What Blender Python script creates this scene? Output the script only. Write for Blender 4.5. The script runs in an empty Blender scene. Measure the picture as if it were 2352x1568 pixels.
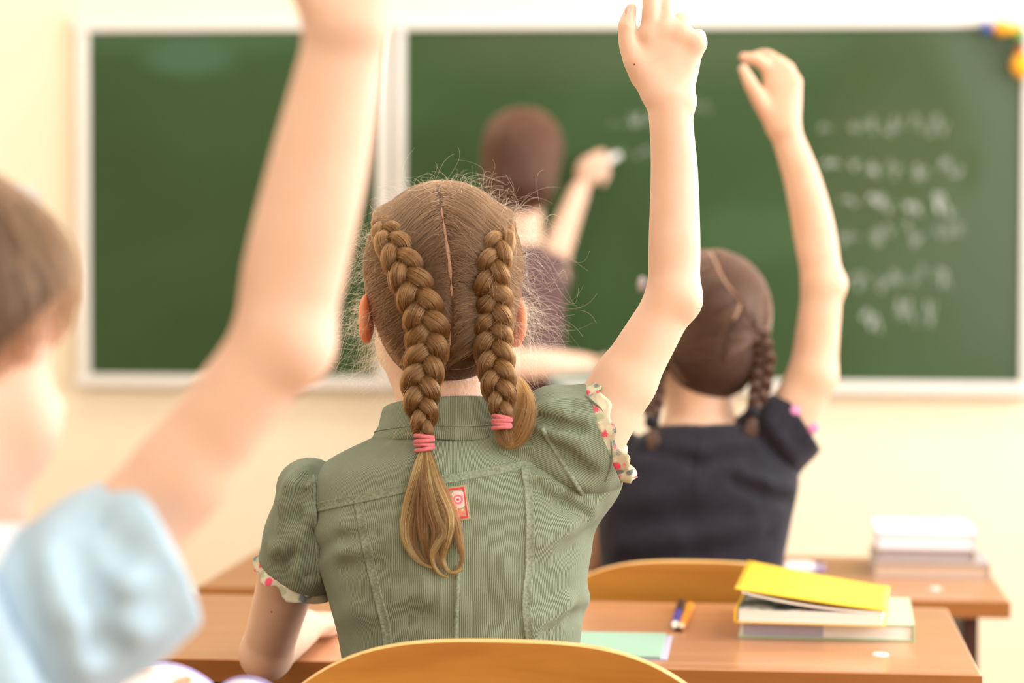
import bpy, math, random
import numpy as np
from mathutils import Matrix, Vector

random.seed(7)
RNG = np.random.default_rng(11)
SC = bpy.context.scene
COL = SC.collection

# ------------------------------------------------------------------ camera
FPX = 85.0 / 36.0 * 2352.0
CAMZ = 1.22
YAW = math.radians(5.9)
PITCH = -math.atan((784 - 570) / FPX)
ROLL = math.radians(0.2)
cd = bpy.data.cameras.new('camera')
cam = bpy.data.objects.new('camera', cd)
COL.objects.link(cam)
cd.sensor_width = 36.0
cd.lens = 85.0
cd.clip_start = 0.05
cam.matrix_world = (Matrix.Translation((0, 0, CAMZ)) @ Matrix.Rotation(YAW, 4, 'Z')
                    @ Matrix.Rotation(math.pi / 2 + PITCH, 4, 'X') @ Matrix.Rotation(ROLL, 4, 'Z'))
cd.dof.use_dof = True
cd.dof.focus_distance = 2.30
cd.dof.aperture_fstop = 3.5
SC.camera = cam

# ------------------------------------------------------------------ light, exposure
SC.view_settings.view_transform = 'Standard'
SC.view_settings.look = 'None'
SC.view_settings.gamma = 1.0
SC.view_settings.use_curve_mapping = False
SC.view_settings.exposure = 0.0
SC.cycles.use_denoising = True
SC.cycles.max_bounces = 6
SC.cycles.diffuse_bounces = 3
SC.cycles.glossy_bounces = 3
SC.cycles.transmission_bounces = 5
SC.cycles.transparent_max_bounces = 4
SC.cycles.caustics_reflective = False
SC.cycles.caustics_refractive = False
world = bpy.data.worlds.new('sky')
SC.world = world
world.use_nodes = True
world.node_tree.nodes['Background'].inputs[0].default_value = (0.75, 0.86, 1.0, 1)
world.node_tree.nodes['Background'].inputs[1].default_value = 1.0
ROOM = dict(x0=-3.3, x1=2.5, y0=-2.6, y1=6.59, z1=3.1)
WINDOWS = [(-2.1, -0.9), (0.9, 2.2), (2.6, 4.1), (4.55, 5.95)]   # along y, in the right-hand wall; rearmost one added to brighten boy and backs
WIN_Z = (0.95, 2.65)
for i, (a, b) in enumerate(WINDOWS):
    ld = bpy.data.lights.new('window_daylight', 'AREA')
    ld.shape = 'RECTANGLE'
    ld.size = WIN_Z[1] - WIN_Z[0]
    ld.size_y = b - a
    ld.energy = 73
    ld.color = (1.0, 0.97, 0.93)
    lo = bpy.data.objects.new('window_daylight', ld)
    COL.objects.link(lo)
    lo.location = (ROOM['x1'] + 0.02, (a + b) / 2, sum(WIN_Z) / 2)
    lo.rotation_euler = (0, math.radians(90), 0)
CEIL_LAMPS = [(-1.9, 0.2), (-0.4, 0.2), (1.1, 0.2), (-1.9, 2.9), (-0.4, 2.9), (1.1, 2.9), (-1.9, 5.6), (-0.4, 5.6), (1.1, 5.6)]
LAMP_W = 13.5

# ------------------------------------------------------------------ frames: V (camera yaw, ground origin) and world
_cp, _sp = math.cos(math.pi / 2 + PITCH), math.sin(math.pi / 2 + PITCH)
_RX = np.array([[1, 0, 0], [0, _cp, -_sp], [0, _sp, _cp]])
_RZ = np.array([[math.cos(ROLL), -math.sin(ROLL), 0], [math.sin(ROLL), math.cos(ROLL), 0], [0, 0, 1]])
_RV = _RX @ _RZ
_RY = np.array([[math.cos(YAW), -math.sin(YAW), 0], [math.sin(YAW), math.cos(YAW), 0], [0, 0, 1]])
CAMP = np.array([0, 0, CAMZ])


def V(x, y, d):
    """point seen at pixel (x, y) at distance d along the lens axis, V frame"""
    c = np.array([(x - 1176.0) / FPX * d, -(y - 784.0) / FPX * d, -d])
    return _RV @ c + CAMP


def VR(x, y):
    c = np.array([(x - 1176.0) / FPX, -(y - 784.0) / FPX, -1.0])
    c = _RV @ c
    return c / np.linalg.norm(c)


def W(p):
    return np.asarray(p) @ _RY.T


def WP(x, y, d):
    return W(V(x, y, d))


def on_wall(x, y, yw):
    """world point of pixel (x, y) on the plane Y = yw"""
    r = W(VR(x, y))
    return CAMP + r * (yw / r[1])


def on_level(x, y, z):
    r = W(VR(x, y))
    return CAMP + r * ((z - CAMZ) / r[2])


# ------------------------------------------------------------------ materials
MATS = {}


def principled(name, color, rough=0.6, spec=0.3, sss=0.0, sheen=0.0, metal=0.0, coat=0.0):
    m = bpy.data.materials.new(name)
    m.use_nodes = True
    b = m.node_tree.nodes['Principled BSDF']
    b.inputs['Base Color'].default_value = (*color, 1)
    b.inputs['Roughness'].default_value = rough
    b.inputs['Specular IOR Level'].default_value = spec
    b.inputs['Metallic'].default_value = metal
    if sss:
        b.inputs['Subsurface Weight'].default_value = sss
        b.inputs['Subsurface Radius'].default_value = (1.0, 0.32, 0.16)
        b.inputs['Subsurface Scale'].default_value = 0.008
    if sheen:
        b.inputs['Sheen Weight'].default_value = sheen
        b.inputs['Sheen Roughness'].default_value = 0.5
    if coat:
        b.inputs['Coat Weight'].default_value = coat
        b.inputs['Coat Roughness'].default_value = 0.15
    MATS[name] = m
    return m


def nd(m, typ, **kw):
    n = m.node_tree.nodes.new(typ)
    for k, v in kw.items():
        setattr(n, k, v)
    return n


def lk(m, a, b):
    m.node_tree.links.new(a, b)


def bsdf(m):
    return m.node_tree.nodes['Principled BSDF']


def ramp(m, stops):
    r = nd(m, 'ShaderNodeValToRGB')
    el = r.color_ramp.elements
    while len(el) < len(stops):
        el.new(0.5)
    for e, (p, c) in zip(el, stops):
        e.position = p
        e.color = (*c, 1)
    return r


def noise_color(m, stops, scale=(5, 5, 5), detail=4, nscale=1.0, dist=0.0, coord='Object', bump=0.0, bdist=0.002):
    tc = nd(m, 'ShaderNodeTexCoord')
    mp = nd(m, 'ShaderNodeMapping')
    mp.inputs['Scale'].default_value = scale
    nz = nd(m, 'ShaderNodeTexNoise')
    nz.inputs['Scale'].default_value = nscale
    nz.inputs['Detail'].default_value = detail
    nz.inputs['Distortion'].default_value = dist
    lk(m, tc.outputs[coord], mp.inputs['Vector'])
    lk(m, mp.outputs['Vector'], nz.inputs['Vector'])
    r = ramp(m, stops)
    lk(m, nz.outputs['Fac'], r.inputs['Fac'])
    lk(m, r.outputs['Color'], bsdf(m).inputs['Base Color'])
    if bump:
        bp = nd(m, 'ShaderNodeBump')
        bp.inputs['Strength'].default_value = bump
        bp.inputs['Distance'].default_value = bdist
        lk(m, nz.outputs['Fac'], bp.inputs['Height'])
        lk(m, bp.outputs['Normal'], bsdf(m).inputs['Normal'])
    return nz


def skin_mat(name, c1, c2):
    m = principled(name, c1, rough=0.5, spec=0.35, sss=0.35)
    noise_color(m, [(0.3, c2), (0.7, c1)], scale=(1, 1, 1), nscale=26, detail=3, bump=0.06, bdist=0.0006)
    src = bsdf(m).inputs['Base Color'].links[0].from_socket
    at = nd(m, 'ShaderNodeAttribute', attribute_name='flush_glow')      # redder knuckles and elbows; ears painted with the glow of light through them
    mx = nd(m, 'ShaderNodeMixRGB')
    lk(m, at.outputs['Fac'], mx.inputs['Fac'])
    lk(m, src, mx.inputs['Color1'])
    mx.inputs['Color2'].default_value = (0.88, 0.24, 0.085, 1)
    lk(m, mx.outputs['Color'], bsdf(m).inputs['Base Color'])
    return m


skin_mat('skin_fair', (0.77, 0.540, 0.42), (0.73, 0.465, 0.335))
skin_mat('skin_warm', (0.74, 0.49, 0.36), (0.69, 0.42, 0.285))
skin_mat('skin_pink', (0.77, 0.53, 0.415), (0.74, 0.47, 0.35))


def cord_mat(name, base, groove, pitch=0.00165, bump=0.6):
    """corduroy: wales counted along the mesh attribute 'wale' (metres across the wales)"""
    m = principled(name, base, rough=0.85, spec=0.15, sheen=0.15)
    at = nd(m, 'ShaderNodeAttribute', attribute_name='wale')
    tc = nd(m, 'ShaderNodeTexCoord')
    nz = nd(m, 'ShaderNodeTexNoise')
    nz.inputs['Scale'].default_value = 60
    nz.inputs['Detail'].default_value = 2
    lk(m, tc.outputs['Object'], nz.inputs['Vector'])
    mm = nd(m, 'ShaderNodeMath', operation='MULTIPLY_ADD')
    mm.inputs[1].default_value = 0.0006
    lk(m, nz.outputs['Fac'], mm.inputs[0])
    lk(m, at.outputs['Fac'], mm.inputs[2])
    mu = nd(m, 'ShaderNodeMath', operation='MULTIPLY')
    mu.inputs[1].default_value = 2 * math.pi / pitch
    lk(m, mm.outputs[0], mu.inputs[0])
    sn = nd(m, 'ShaderNodeMath', operation='SINE')
    lk(m, mu.outputs[0], sn.inputs[0])
    hf = nd(m, 'ShaderNodeMath', operation='MULTIPLY_ADD')
    hf.inputs[1].default_value = 0.5
    hf.inputs[2].default_value = 0.5
    lk(m, sn.outputs[0], hf.inputs[0])
    fz = nd(m, 'ShaderNodeTexNoise')
    fz.inputs['Scale'].default_value = 900
    fz.inputs['Detail'].default_value = 2
    lk(m, tc.outputs['Object'], fz.inputs['Vector'])
    ad = nd(m, 'ShaderNodeMath', operation='MULTIPLY_ADD')
    ad.inputs[1].default_value = 0.5
    lk(m, fz.outputs['Fac'], ad.inputs[0])
    lk(m, hf.outputs[0], ad.inputs[2])
    r = ramp(m, [(0.15, groove), (0.9, base)])  # wale grooves darker: pile tone plus shade put into the colour
    lk(m, ad.outputs[0], r.inputs['Fac'])
    # broad wear
    wn = nd(m, 'ShaderNodeTexNoise')
    wn.inputs['Scale'].default_value = 14
    wn.inputs['Detail'].default_value = 4
    lk(m, tc.outputs['Object'], wn.inputs['Vector'])
    wr = ramp(m, [(0.35, (0.90, 0.89, 0.86)), (0.65, (1.06, 1.07, 1.07))])
    lk(m, wn.outputs['Fac'], wr.inputs['Fac'])
    mx = nd(m, 'ShaderNodeMixRGB', blend_type='MULTIPLY')
    mx.inputs['Fac'].default_value = 1.0
    lk(m, r.outputs['Color'], mx.inputs['Color1'])
    lk(m, wr.outputs['Color'], mx.inputs['Color2'])
    lk(m, mx.outputs['Color'], bsdf(m).inputs['Base Color'])
    bp = nd(m, 'ShaderNodeBump')
    bp.inputs['Strength'].default_value = bump
    bp.inputs['Distance'].default_value = 0.0007
    lk(m, ad.outputs[0], bp.inputs['Height'])
    lk(m, bp.outputs['Normal'], bsdf(m).inputs['Normal'])
    return m


cord_mat('corduroy', (0.245, 0.295, 0.212), (0.115, 0.130, 0.085))


def cloth_mat(name, c1, c2, nscale=120, rough=0.85):
    m = principled(name, c1, rough=rough, spec=0.2, sheen=0.1)
    noise_color(m, [(0.3, c2), (0.7, c1)], scale=(1, 1, 1), nscale=nscale, detail=3, bump=0.15, bdist=0.0006)
    return m


cloth_mat('corduroy_seam', (0.265, 0.315, 0.230), (0.150, 0.170, 0.115), nscale=420)
bsdf(MATS['corduroy_seam']).inputs['Normal'].links[0].from_node.inputs['Strength'].default_value = 0.6
cloth_mat('navy_jersey', (0.020, 0.019, 0.031), (0.014, 0.013, 0.022))
cloth_mat('blue_cotton', (0.47, 0.645, 0.80), (0.42, 0.60, 0.765))
cloth_mat('plum_dress', (0.115, 0.060, 0.062), (0.085, 0.045, 0.048))
cloth_mat('grey_trousers', (0.10, 0.11, 0.14), (0.07, 0.08, 0.10))
cloth_mat('denim', (0.09, 0.13, 0.22), (0.06, 0.09, 0.16))
cloth_mat('pink_elastic', (0.62, 0.175, 0.19), (0.52, 0.13, 0.15), nscale=400)
cloth_mat('pink_print', (0.72, 0.28, 0.52), (0.66, 0.24, 0.47))
principled('shoe_leather', (0.03, 0.03, 0.035), rough=0.4, spec=0.5)
principled('white_collar', (0.85, 0.87, 0.9), rough=0.8)
principled('nail', (0.66, 0.36, 0.30), rough=0.25, spec=0.5)
principled('scalp', (0.44, 0.28, 0.20), rough=0.6)
principled('mole', (0.22, 0.07, 0.04), rough=0.5)
principled('eye_white', (0.85, 0.83, 0.8), rough=0.15, spec=0.5)


def hair_curve_mat(name, color, rough=0.32, rr=0.35):
    m = bpy.data.materials.new(name)
    m.use_nodes = True
    nt = m.node_tree
    nt.nodes.remove(nt.nodes['Principled BSDF'])
    h = nt.nodes.new('ShaderNodeBsdfHairPrincipled')
    h.parametrization = 'COLOR'
    h.inputs['Roughness'].default_value = rough
    h.inputs['Radial Roughness'].default_value = rr
    info = nt.nodes.new('ShaderNodeHairInfo')
    r = nt.nodes.new('ShaderNodeValToRGB')
    lo = tuple(c * 0.42 for c in color)
    hi = tuple(min(1, c * 1.75) for c in color)
    r.color_ramp.elements[0].color = (*lo, 1)
    r.color_ramp.elements[1].color = (*hi, 1)
    nt.links.new(info.outputs['Random'], r.inputs['Fac'])
    nt.links.new(r.outputs['Color'], h.inputs['Color'])
    nt.links.new(h.outputs[0], nt.nodes['Material Output'].inputs['Surface'])
    MATS[name] = m
    return m


hair_curve_mat('hair_blonde', (0.080, 0.036, 0.015))
hair_curve_mat('hair_blonde_light', (0.150, 0.058, 0.015))
hair_curve_mat('hair_gold', (0.42, 0.185, 0.048))
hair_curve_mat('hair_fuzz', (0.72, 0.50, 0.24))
hair_curve_mat('hair_dark', (0.060, 0.026, 0.016))
hair_curve_mat('hair_brown', (0.050, 0.022, 0.009))
hair_curve_mat('hair_auburn', (0.060, 0.020, 0.010))


def hair_base(name, c1, c2):
    m = principled(name, c1, rough=0.55, spec=0.3)
    noise_color(m, [(0.3, c2), (0.7, c1)], scale=(220, 220, 18), nscale=1.0, detail=3, bump=0.4, bdist=0.001)
    return m


hair_base('hair_base_blonde', (0.10, 0.047, 0.018), (0.05, 0.022, 0.008))
hair_base('hair_base_dark', (0.07, 0.036, 0.024), (0.038, 0.018, 0.012))
hair_base('hair_base_brown', (0.06, 0.027, 0.012), (0.03, 0.014, 0.006))
hair_base('hair_base_auburn', (0.09, 0.036, 0.02), (0.045, 0.018, 0.01))

# room materials
m = principled('wall_paint', (0.92, 0.81, 0.63), rough=0.85, spec=0.2)
noise_color(m, [(0.35, (0.91, 0.80, 0.615)), (0.65, (0.93, 0.82, 0.645))], scale=(1, 1, 1), nscale=1.6, detail=3)
principled('ceiling_paint', (0.88, 0.87, 0.84), rough=0.9)
principled('frame_metal', (0.80, 0.78, 0.75), rough=0.45, spec=0.4)
principled('white_paint', (0.85, 0.85, 0.84), rough=0.5)
principled('paper_white', (0.80, 0.81, 0.88), rough=0.8)
principled('chalk_white', (0.86, 0.88, 0.88), rough=0.95)
m = principled('floor_boards', (0.33, 0.20, 0.11), rough=0.45)
noise_color(m, [(0.3, (0.26, 0.15, 0.08)), (0.7, (0.38, 0.24, 0.13))], scale=(30, 2, 2), nscale=1.2)


def wood(name, c1, c2, c3, scale, rough=0.35, coat=0.0, bump=0.05):
    m = principled(name, c1, rough=rough, spec=0.45, coat=coat)
    noise_color(m, [(0.25, c2), (0.5, c1), (0.78, c3)], scale=scale, nscale=1.0, detail=6, dist=0.6, bump=bump, bdist=0.0004)
    return m


wood('desk_laminate', (0.50, 0.235, 0.110), (0.44, 0.195, 0.088), (0.56, 0.275, 0.135), (3, 46, 30), rough=0.28, coat=0.3)
wood('desk_edge', (0.36, 0.135, 0.030), (0.30, 0.105, 0.022), (0.42, 0.165, 0.04), (4, 30, 60), rough=0.4)
wood('desk_frame', (0.055, 0.018, 0.010), (0.04, 0.012, 0.008), (0.07, 0.024, 0.014), (8, 8, 3), rough=0.4)
wood('plywood', (0.49, 0.21, 0.035), (0.40, 0.155, 0.022), (0.57, 0.26, 0.05), (5, 5, 38), rough=0.3, coat=0.25)
wood('plywood_edge', (0.72, 0.45, 0.17), (0.62, 0.36, 0.12), (0.8, 0.54, 0.24), (12, 12, 260), rough=0.5)
principled('steel_tube', (0.08, 0.07, 0.065), rough=0.35, spec=0.5, metal=0.4)
principled('cap_plastic', (0.78, 0.78, 0.76), rough=0.3)
principled('pages', (0.90, 0.88, 0.84), rough=0.85)
m = MATS['pages']
noise_color(m, [(0.3, (0.80, 0.77, 0.73)), (0.7, (0.93, 0.92, 0.89))], scale=(4, 4, 900), nscale=1.0, detail=2, bump=0.2, bdist=0.0004)
principled('page_lavender', (0.46, 0.44, 0.58), rough=0.7)
principled('cover_yellow', (0.90, 0.575, 0.04), rough=0.35)
principled('cover_mint', (0.46, 0.63, 0.42), rough=0.4)
principled('page_mint', (0.29, 0.47, 0.37), rough=0.7)
principled('cover_grey', (0.38, 0.34, 0.36), rough=0.5)
principled('cover_cream', (0.58, 0.45, 0.35), rough=0.5)
principled('cover_teal', (0.12, 0.36, 0.32), rough=0.5)
principled('lavender_plastic', (0.42, 0.36, 0.66), rough=0.35)
principled('pen_blue', (0.05, 0.055, 0.42), rough=0.25)
principled('pen_black', (0.015, 0.015, 0.02), rough=0.3)
principled('pencil_orange', (0.88, 0.32, 0.02), rough=0.35)
principled('pencil_wood', (0.80, 0.55, 0.36), rough=0.7)
principled('graphite', (0.03, 0.03, 0.03), rough=0.4)
principled('ball_orange', (0.95, 0.42, 0.02), rough=0.35)
principled('ball_yellow', (0.90, 0.55, 0.03), rough=0.35)
principled('ball_blue', (0.05, 0.10, 0.42), rough=0.35)
principled('ball_green', (0.01, 0.36, 0.10), rough=0.35)
principled('ball_red', (0.42, 0.08, 0.03), rough=0.35)

# picture page (open book): soft coloured blotches printed on white
m = principled('picture_page', (0.9, 0.9, 0.9), rough=0.6)
noise_color(m, [(0.42, (0.90, 0.90, 0.93)), (0.52, (0.90, 0.86, 0.78)), (0.58, (0.85, 0.30, 0.16)), (0.64, (0.80, 0.62, 0.55)), (0.72, (0.45, 0.42, 0.50))],
            scale=(1, 1, 1), nscale=22, detail=2)
m = principled('photo_page', (0.5, 0.5, 0.5), rough=0.5)
noise_color(m, [(0.3, (0.03, 0.05, 0.05)), (0.48, (0.20, 0.28, 0.28)), (0.55, (0.75, 0.78, 0.72)), (0.75, (0.88, 0.88, 0.85))],
            scale=(1, 1, 1), nscale=40, detail=3)

# chalkboard: green enamel with chalk dust, wiped clean in places
m = principled('board_enamel', (0.05, 0.13, 0.05), rough=0.5, spec=0.3)
tc = nd(m, 'ShaderNodeTexCoord')
nz = nd(m, 'ShaderNodeTexNoise')
nz.inputs['Scale'].default_value = 1.7
nz.inputs['Detail'].default_value = 3
nz.inputs['Distortion'].default_value = 0.8
lk(m, tc.outputs['Object'], nz.inputs['Vector'])
r = ramp(m, [(0.30, (0.021, 0.055, 0.013)), (0.55, (0.027, 0.067, 0.019)), (0.80, (0.037, 0.082, 0.031))])
lk(m, nz.outputs['Fac'], r.inputs['Fac'])
lk(m, r.outputs['Color'], bsdf(m).inputs['Base Color'])
m = m.copy()
m.name = 'board_dusty'
MATS['board_dusty'] = m

# ruffle: cream cotton printed with pink flowers and grey leaves
m = principled('floral_cotton', (0.72, 0.66, 0.50), rough=0.85)
tc = nd(m, 'ShaderNodeTexCoord')
vo = nd(m, 'ShaderNodeTexVoronoi')
vo.inputs['Scale'].default_value = 100
nz = nd(m, 'ShaderNodeTexNoise')
nz.inputs['Scale'].default_value = 120
mxv = nd(m, 'ShaderNodeMixRGB')
mxv.inputs['Fac'].default_value = 0.006
lk(m, tc.outputs['Object'], mxv.inputs['Color1'])
lk(m, nz.outputs['Color'], mxv.inputs['Color2'])
lk(m, mxv.outputs['Color'], vo.inputs['Vector'])
sp = nd(m, 'ShaderNodeSeparateColor')
lk(m, vo.outputs['Color'], sp.inputs[0])
rc = ramp(m, [(0.0, (0.75, 0.70, 0.52)), (0.30, (0.75, 0.70, 0.52)), (0.31, (0.80, 0.09, 0.16)), (0.62, (0.80, 0.09, 0.16)), (0.63, (0.18, 0.22, 0.24)), (0.80, (0.42, 0.45, 0.30))])
rc.color_ramp.interpolation = 'CONSTANT'
lk(m, sp.outputs[0], rc.inputs['Fac'])
r2 = ramp(m, [(0.34, (0, 0, 0)), (0.42, (1, 1, 1))])
vo2m = nd(m, 'ShaderNodeMath', operation='MULTIPLY')
vo2m.inputs[1].default_value = 0.75
lk(m, vo.outputs['Distance'], vo2m.inputs[0])
lk(m, vo2m.outputs[0], r2.inputs['Fac'])
mx = nd(m, 'ShaderNodeMixRGB')
lk(m, r2.outputs['Color'], mx.inputs['Fac'])
lk(m, rc.outputs['Color'], mx.inputs['Color1'])
mx.inputs['Color2'].default_value = (0.62, 0.58, 0.43, 1)
lk(m, mx.outputs['Color'], bsdf(m).inputs['Base Color'])

# printed / embroidered things carry their own colours per point
m = principled('printed', (1, 1, 1), rough=0.8)
at = nd(m, 'ShaderNodeAttribute', attribute_name='print')
lk(m, at.outputs['Color'], bsdf(m).inputs['Base Color'])


# ------------------------------------------------------------------ mesh helpers
def link(o, parent=None):
    COL.objects.link(o)
    if parent is not None:
        o.parent = parent
    return o


def tag(o, label=None, cat=None, group=None, kind=None):
    for k, v in (('label', label), ('category', cat), ('group', group), ('kind', kind)):
        if v:
            o[k] = v
    return o


def empty(name, loc, label=None, cat=None, group=None, rz=0.0):
    o = bpy.data.objects.new(name, None)
    o.empty_display_size = 0.05
    o.location = loc
    o.rotation_euler = (0, 0, rz)
    link(o)
    return tag(o, label, cat, group)


def chain(parent):
    """summed location of a parent chain (all roots here are unrotated unless built in local coordinates)"""
    p = np.zeros(3)
    while parent is not None:
        p += np.array(parent.location)
        parent = parent.parent
    return p


def mesh_np(name, verts, quads=None, tris=None, smooth=True):
    me = bpy.data.meshes.new(name)
    verts = np.asarray(verts, dtype=np.float32)
    loops, starts = [], []
    n = 0
    if quads is not None and len(quads):
        q = np.asarray(quads, dtype=np.int32)
        loops.append(q.ravel())
        starts.append(np.arange(len(q)) * 4)
        n = len(q) * 4
    if tris is not None and len(tris):
        t = np.asarray(tris, dtype=np.int32)
        loops.append(t.ravel())
        starts.append(n + np.arange(len(t)) * 3)
    loops = np.concatenate(loops).astype(np.int32)
    starts = np.concatenate(starts).astype(np.int32)
    me.vertices.add(len(verts))
    me.vertices.foreach_set('co', verts.ravel())
    me.loops.add(len(loops))
    me.loops.foreach_set('vertex_index', loops)
    me.polygons.add(len(starts))
    me.polygons.foreach_set('loop_start', starts)
    me.update(calc_edges=True)
    me.validate()
    if smooth:
        me.polygons.foreach_set('use_smooth', np.ones(len(me.polygons), dtype=bool))
    return me


def obj_world(name, wv, quads, mat, parent=None, tris=None, smooth=True):
    """mesh from world vertices under an unrotated parent chain"""
    off = chain(parent)
    me = mesh_np(name, np.asarray(wv) - off, quads, tris, smooth)
    me.materials.append(MATS[mat])
    return link(bpy.data.objects.new(name, me), parent)


def fattr(me, name, vals):
    a = me.attributes.new(name, 'FLOAT', 'POINT')
    a.data.foreach_set('value', np.asarray(vals, dtype=np.float32))


def cattr(me, name, cols):
    a = me.attributes.new(name, 'FLOAT_COLOR', 'POINT')
    c = np.ones((len(cols), 4), dtype=np.float32)
    c[:, :3] = cols
    a.data.foreach_set('color', c.ravel())


class MB:
    """collects boxes, prisms and tubes in local coordinates; build() links them as one mesh"""

    def __init__(s):
        s.v, s.f = [], []

    def raw(s, v, f):
        n = len(s.v)
        s.v += [tuple(p) for p in v]
        s.f += [tuple(i + n for i in q) for q in f]
        return s

    def box(s, x0, x1, y0, y1, z0, z1, bev=0.0):
        if bev <= 0:
            v = [(x, y, z) for x in (x0, x1) for y in (y0, y1) for z in (z0, z1)]
            return s.raw(v, [(0, 1, 3, 2), (4, 6, 7, 5), (0, 4, 5, 1), (2, 3, 7, 6), (0, 2, 6, 4), (1, 5, 7, 3)])
        b = min(bev, (x1 - x0) * .45, (y1 - y0) * .45, (z1 - z0) * .45)
        prof = [(z0, b), (z0 + b, 0), (z1 - b, 0), (z1, b)]
        v, f = [], []
        for z, i in prof:
            xa, xb, ya, yb = x0 + i, x1 - i, y0 + i, y1 - i
            c = b
            v += [(xa + c, ya, z), (xb - c, ya, z), (xb, ya + c, z), (xb, yb - c, z), (xb - c, yb, z), (xa + c, yb, z), (xa, yb - c, z), (xa, ya + c, z)]
        for k in range(3):
            for i in range(8):
                j = (i + 1) % 8
                f.append((k * 8 + i, k * 8 + j, k * 8 + 8 + j, k * 8 + 8 + i))
        f.append(tuple(reversed(range(8))))
        f.append(tuple(range(24, 32)))
        return s.raw(v, f)

    def tube(s, pts, r, n=10, cap=True):
        pts = [np.array(p, float) for p in pts]
        rs = r if hasattr(r, '__len__') else [r] * len(pts)
        v, f = [], []
        up = None
        for i, p in enumerate(pts):
            t = pts[min(i + 1, len(pts) - 1)] - pts[max(i - 1, 0)]
            t /= np.linalg.norm(t) + 1e-12
            if up is None:
                a = np.array([0, 0, 1.0]) if abs(t[2]) < 0.9 else np.array([1.0, 0, 0])
                up = np.cross(t, a)
            up = up - t * up.dot(t)
            up /= np.linalg.norm(up) + 1e-12
            w = np.cross(t, up)
            for k in range(n):
                a = 2 * math.pi * k / n
                v.append(p + rs[i] * (math.cos(a) * up + math.sin(a) * w))
        m_ = len(pts)
        for i in range(m_ - 1):
            for k in range(n):
                j = (k + 1) % n
                f.append((i * n + k, i * n + j, i * n + n + j, i * n + n + k))
        if cap:
            f.append(tuple(reversed(range(n))))
            f.append(tuple(range((m_ - 1) * n, m_ * n)))
        return s.raw(v, f)

    def build(s, name, mat, parent=None, smooth=False):
        me = bpy.data.meshes.new(name)
        me.from_pydata(s.v, [], s.f)
        me.materials.append(MATS[mat])
        if smooth:
            me.polygons.foreach_set('use_smooth', np.ones(len(me.polygons), dtype=bool))
        me.update()
        return link(bpy.data.objects.new(name, me), parent)


def ball(name, c, r, mat, parent=None, n=16, R=None):
    """ellipsoid mesh, centre c in world coordinates, radii r"""
    r = np.array(r if hasattr(r, '__len__') else (r, r, r), float)
    v, q, t = [], [], []
    rows = n // 2
    for i in range(rows + 1):
        th = math.pi * i / rows
        for k in range(n):
            a = 2 * math.pi * k / n
            v.append((math.sin(th) * math.cos(a), math.sin(th) * math.sin(a), math.cos(th)))
    for i in range(rows):
        for k in range(n):
            j = (k + 1) % n
            q.append((i * n + k, i * n + n + k, i * n + n + j, i * n + j))
    v = np.array(v) * r
    if R is not None:
        v = v @ np.asarray(R).T
    return obj_world(name, v + np.asarray(c), q, mat, parent)


# ------------------------------------------------------------------ signed distance bodies
def smin(a, b, k):
    if k <= 0:
        return np.minimum(a, b)
    h = np.clip(0.5 + 0.5 * (b - a) / k, 0, 1)
    return b * (1 - h) + a * h - k * h * (1 - h)


def rot(ax, deg):
    return np.array(Matrix.Rotation(math.radians(deg), 3, ax))


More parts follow.
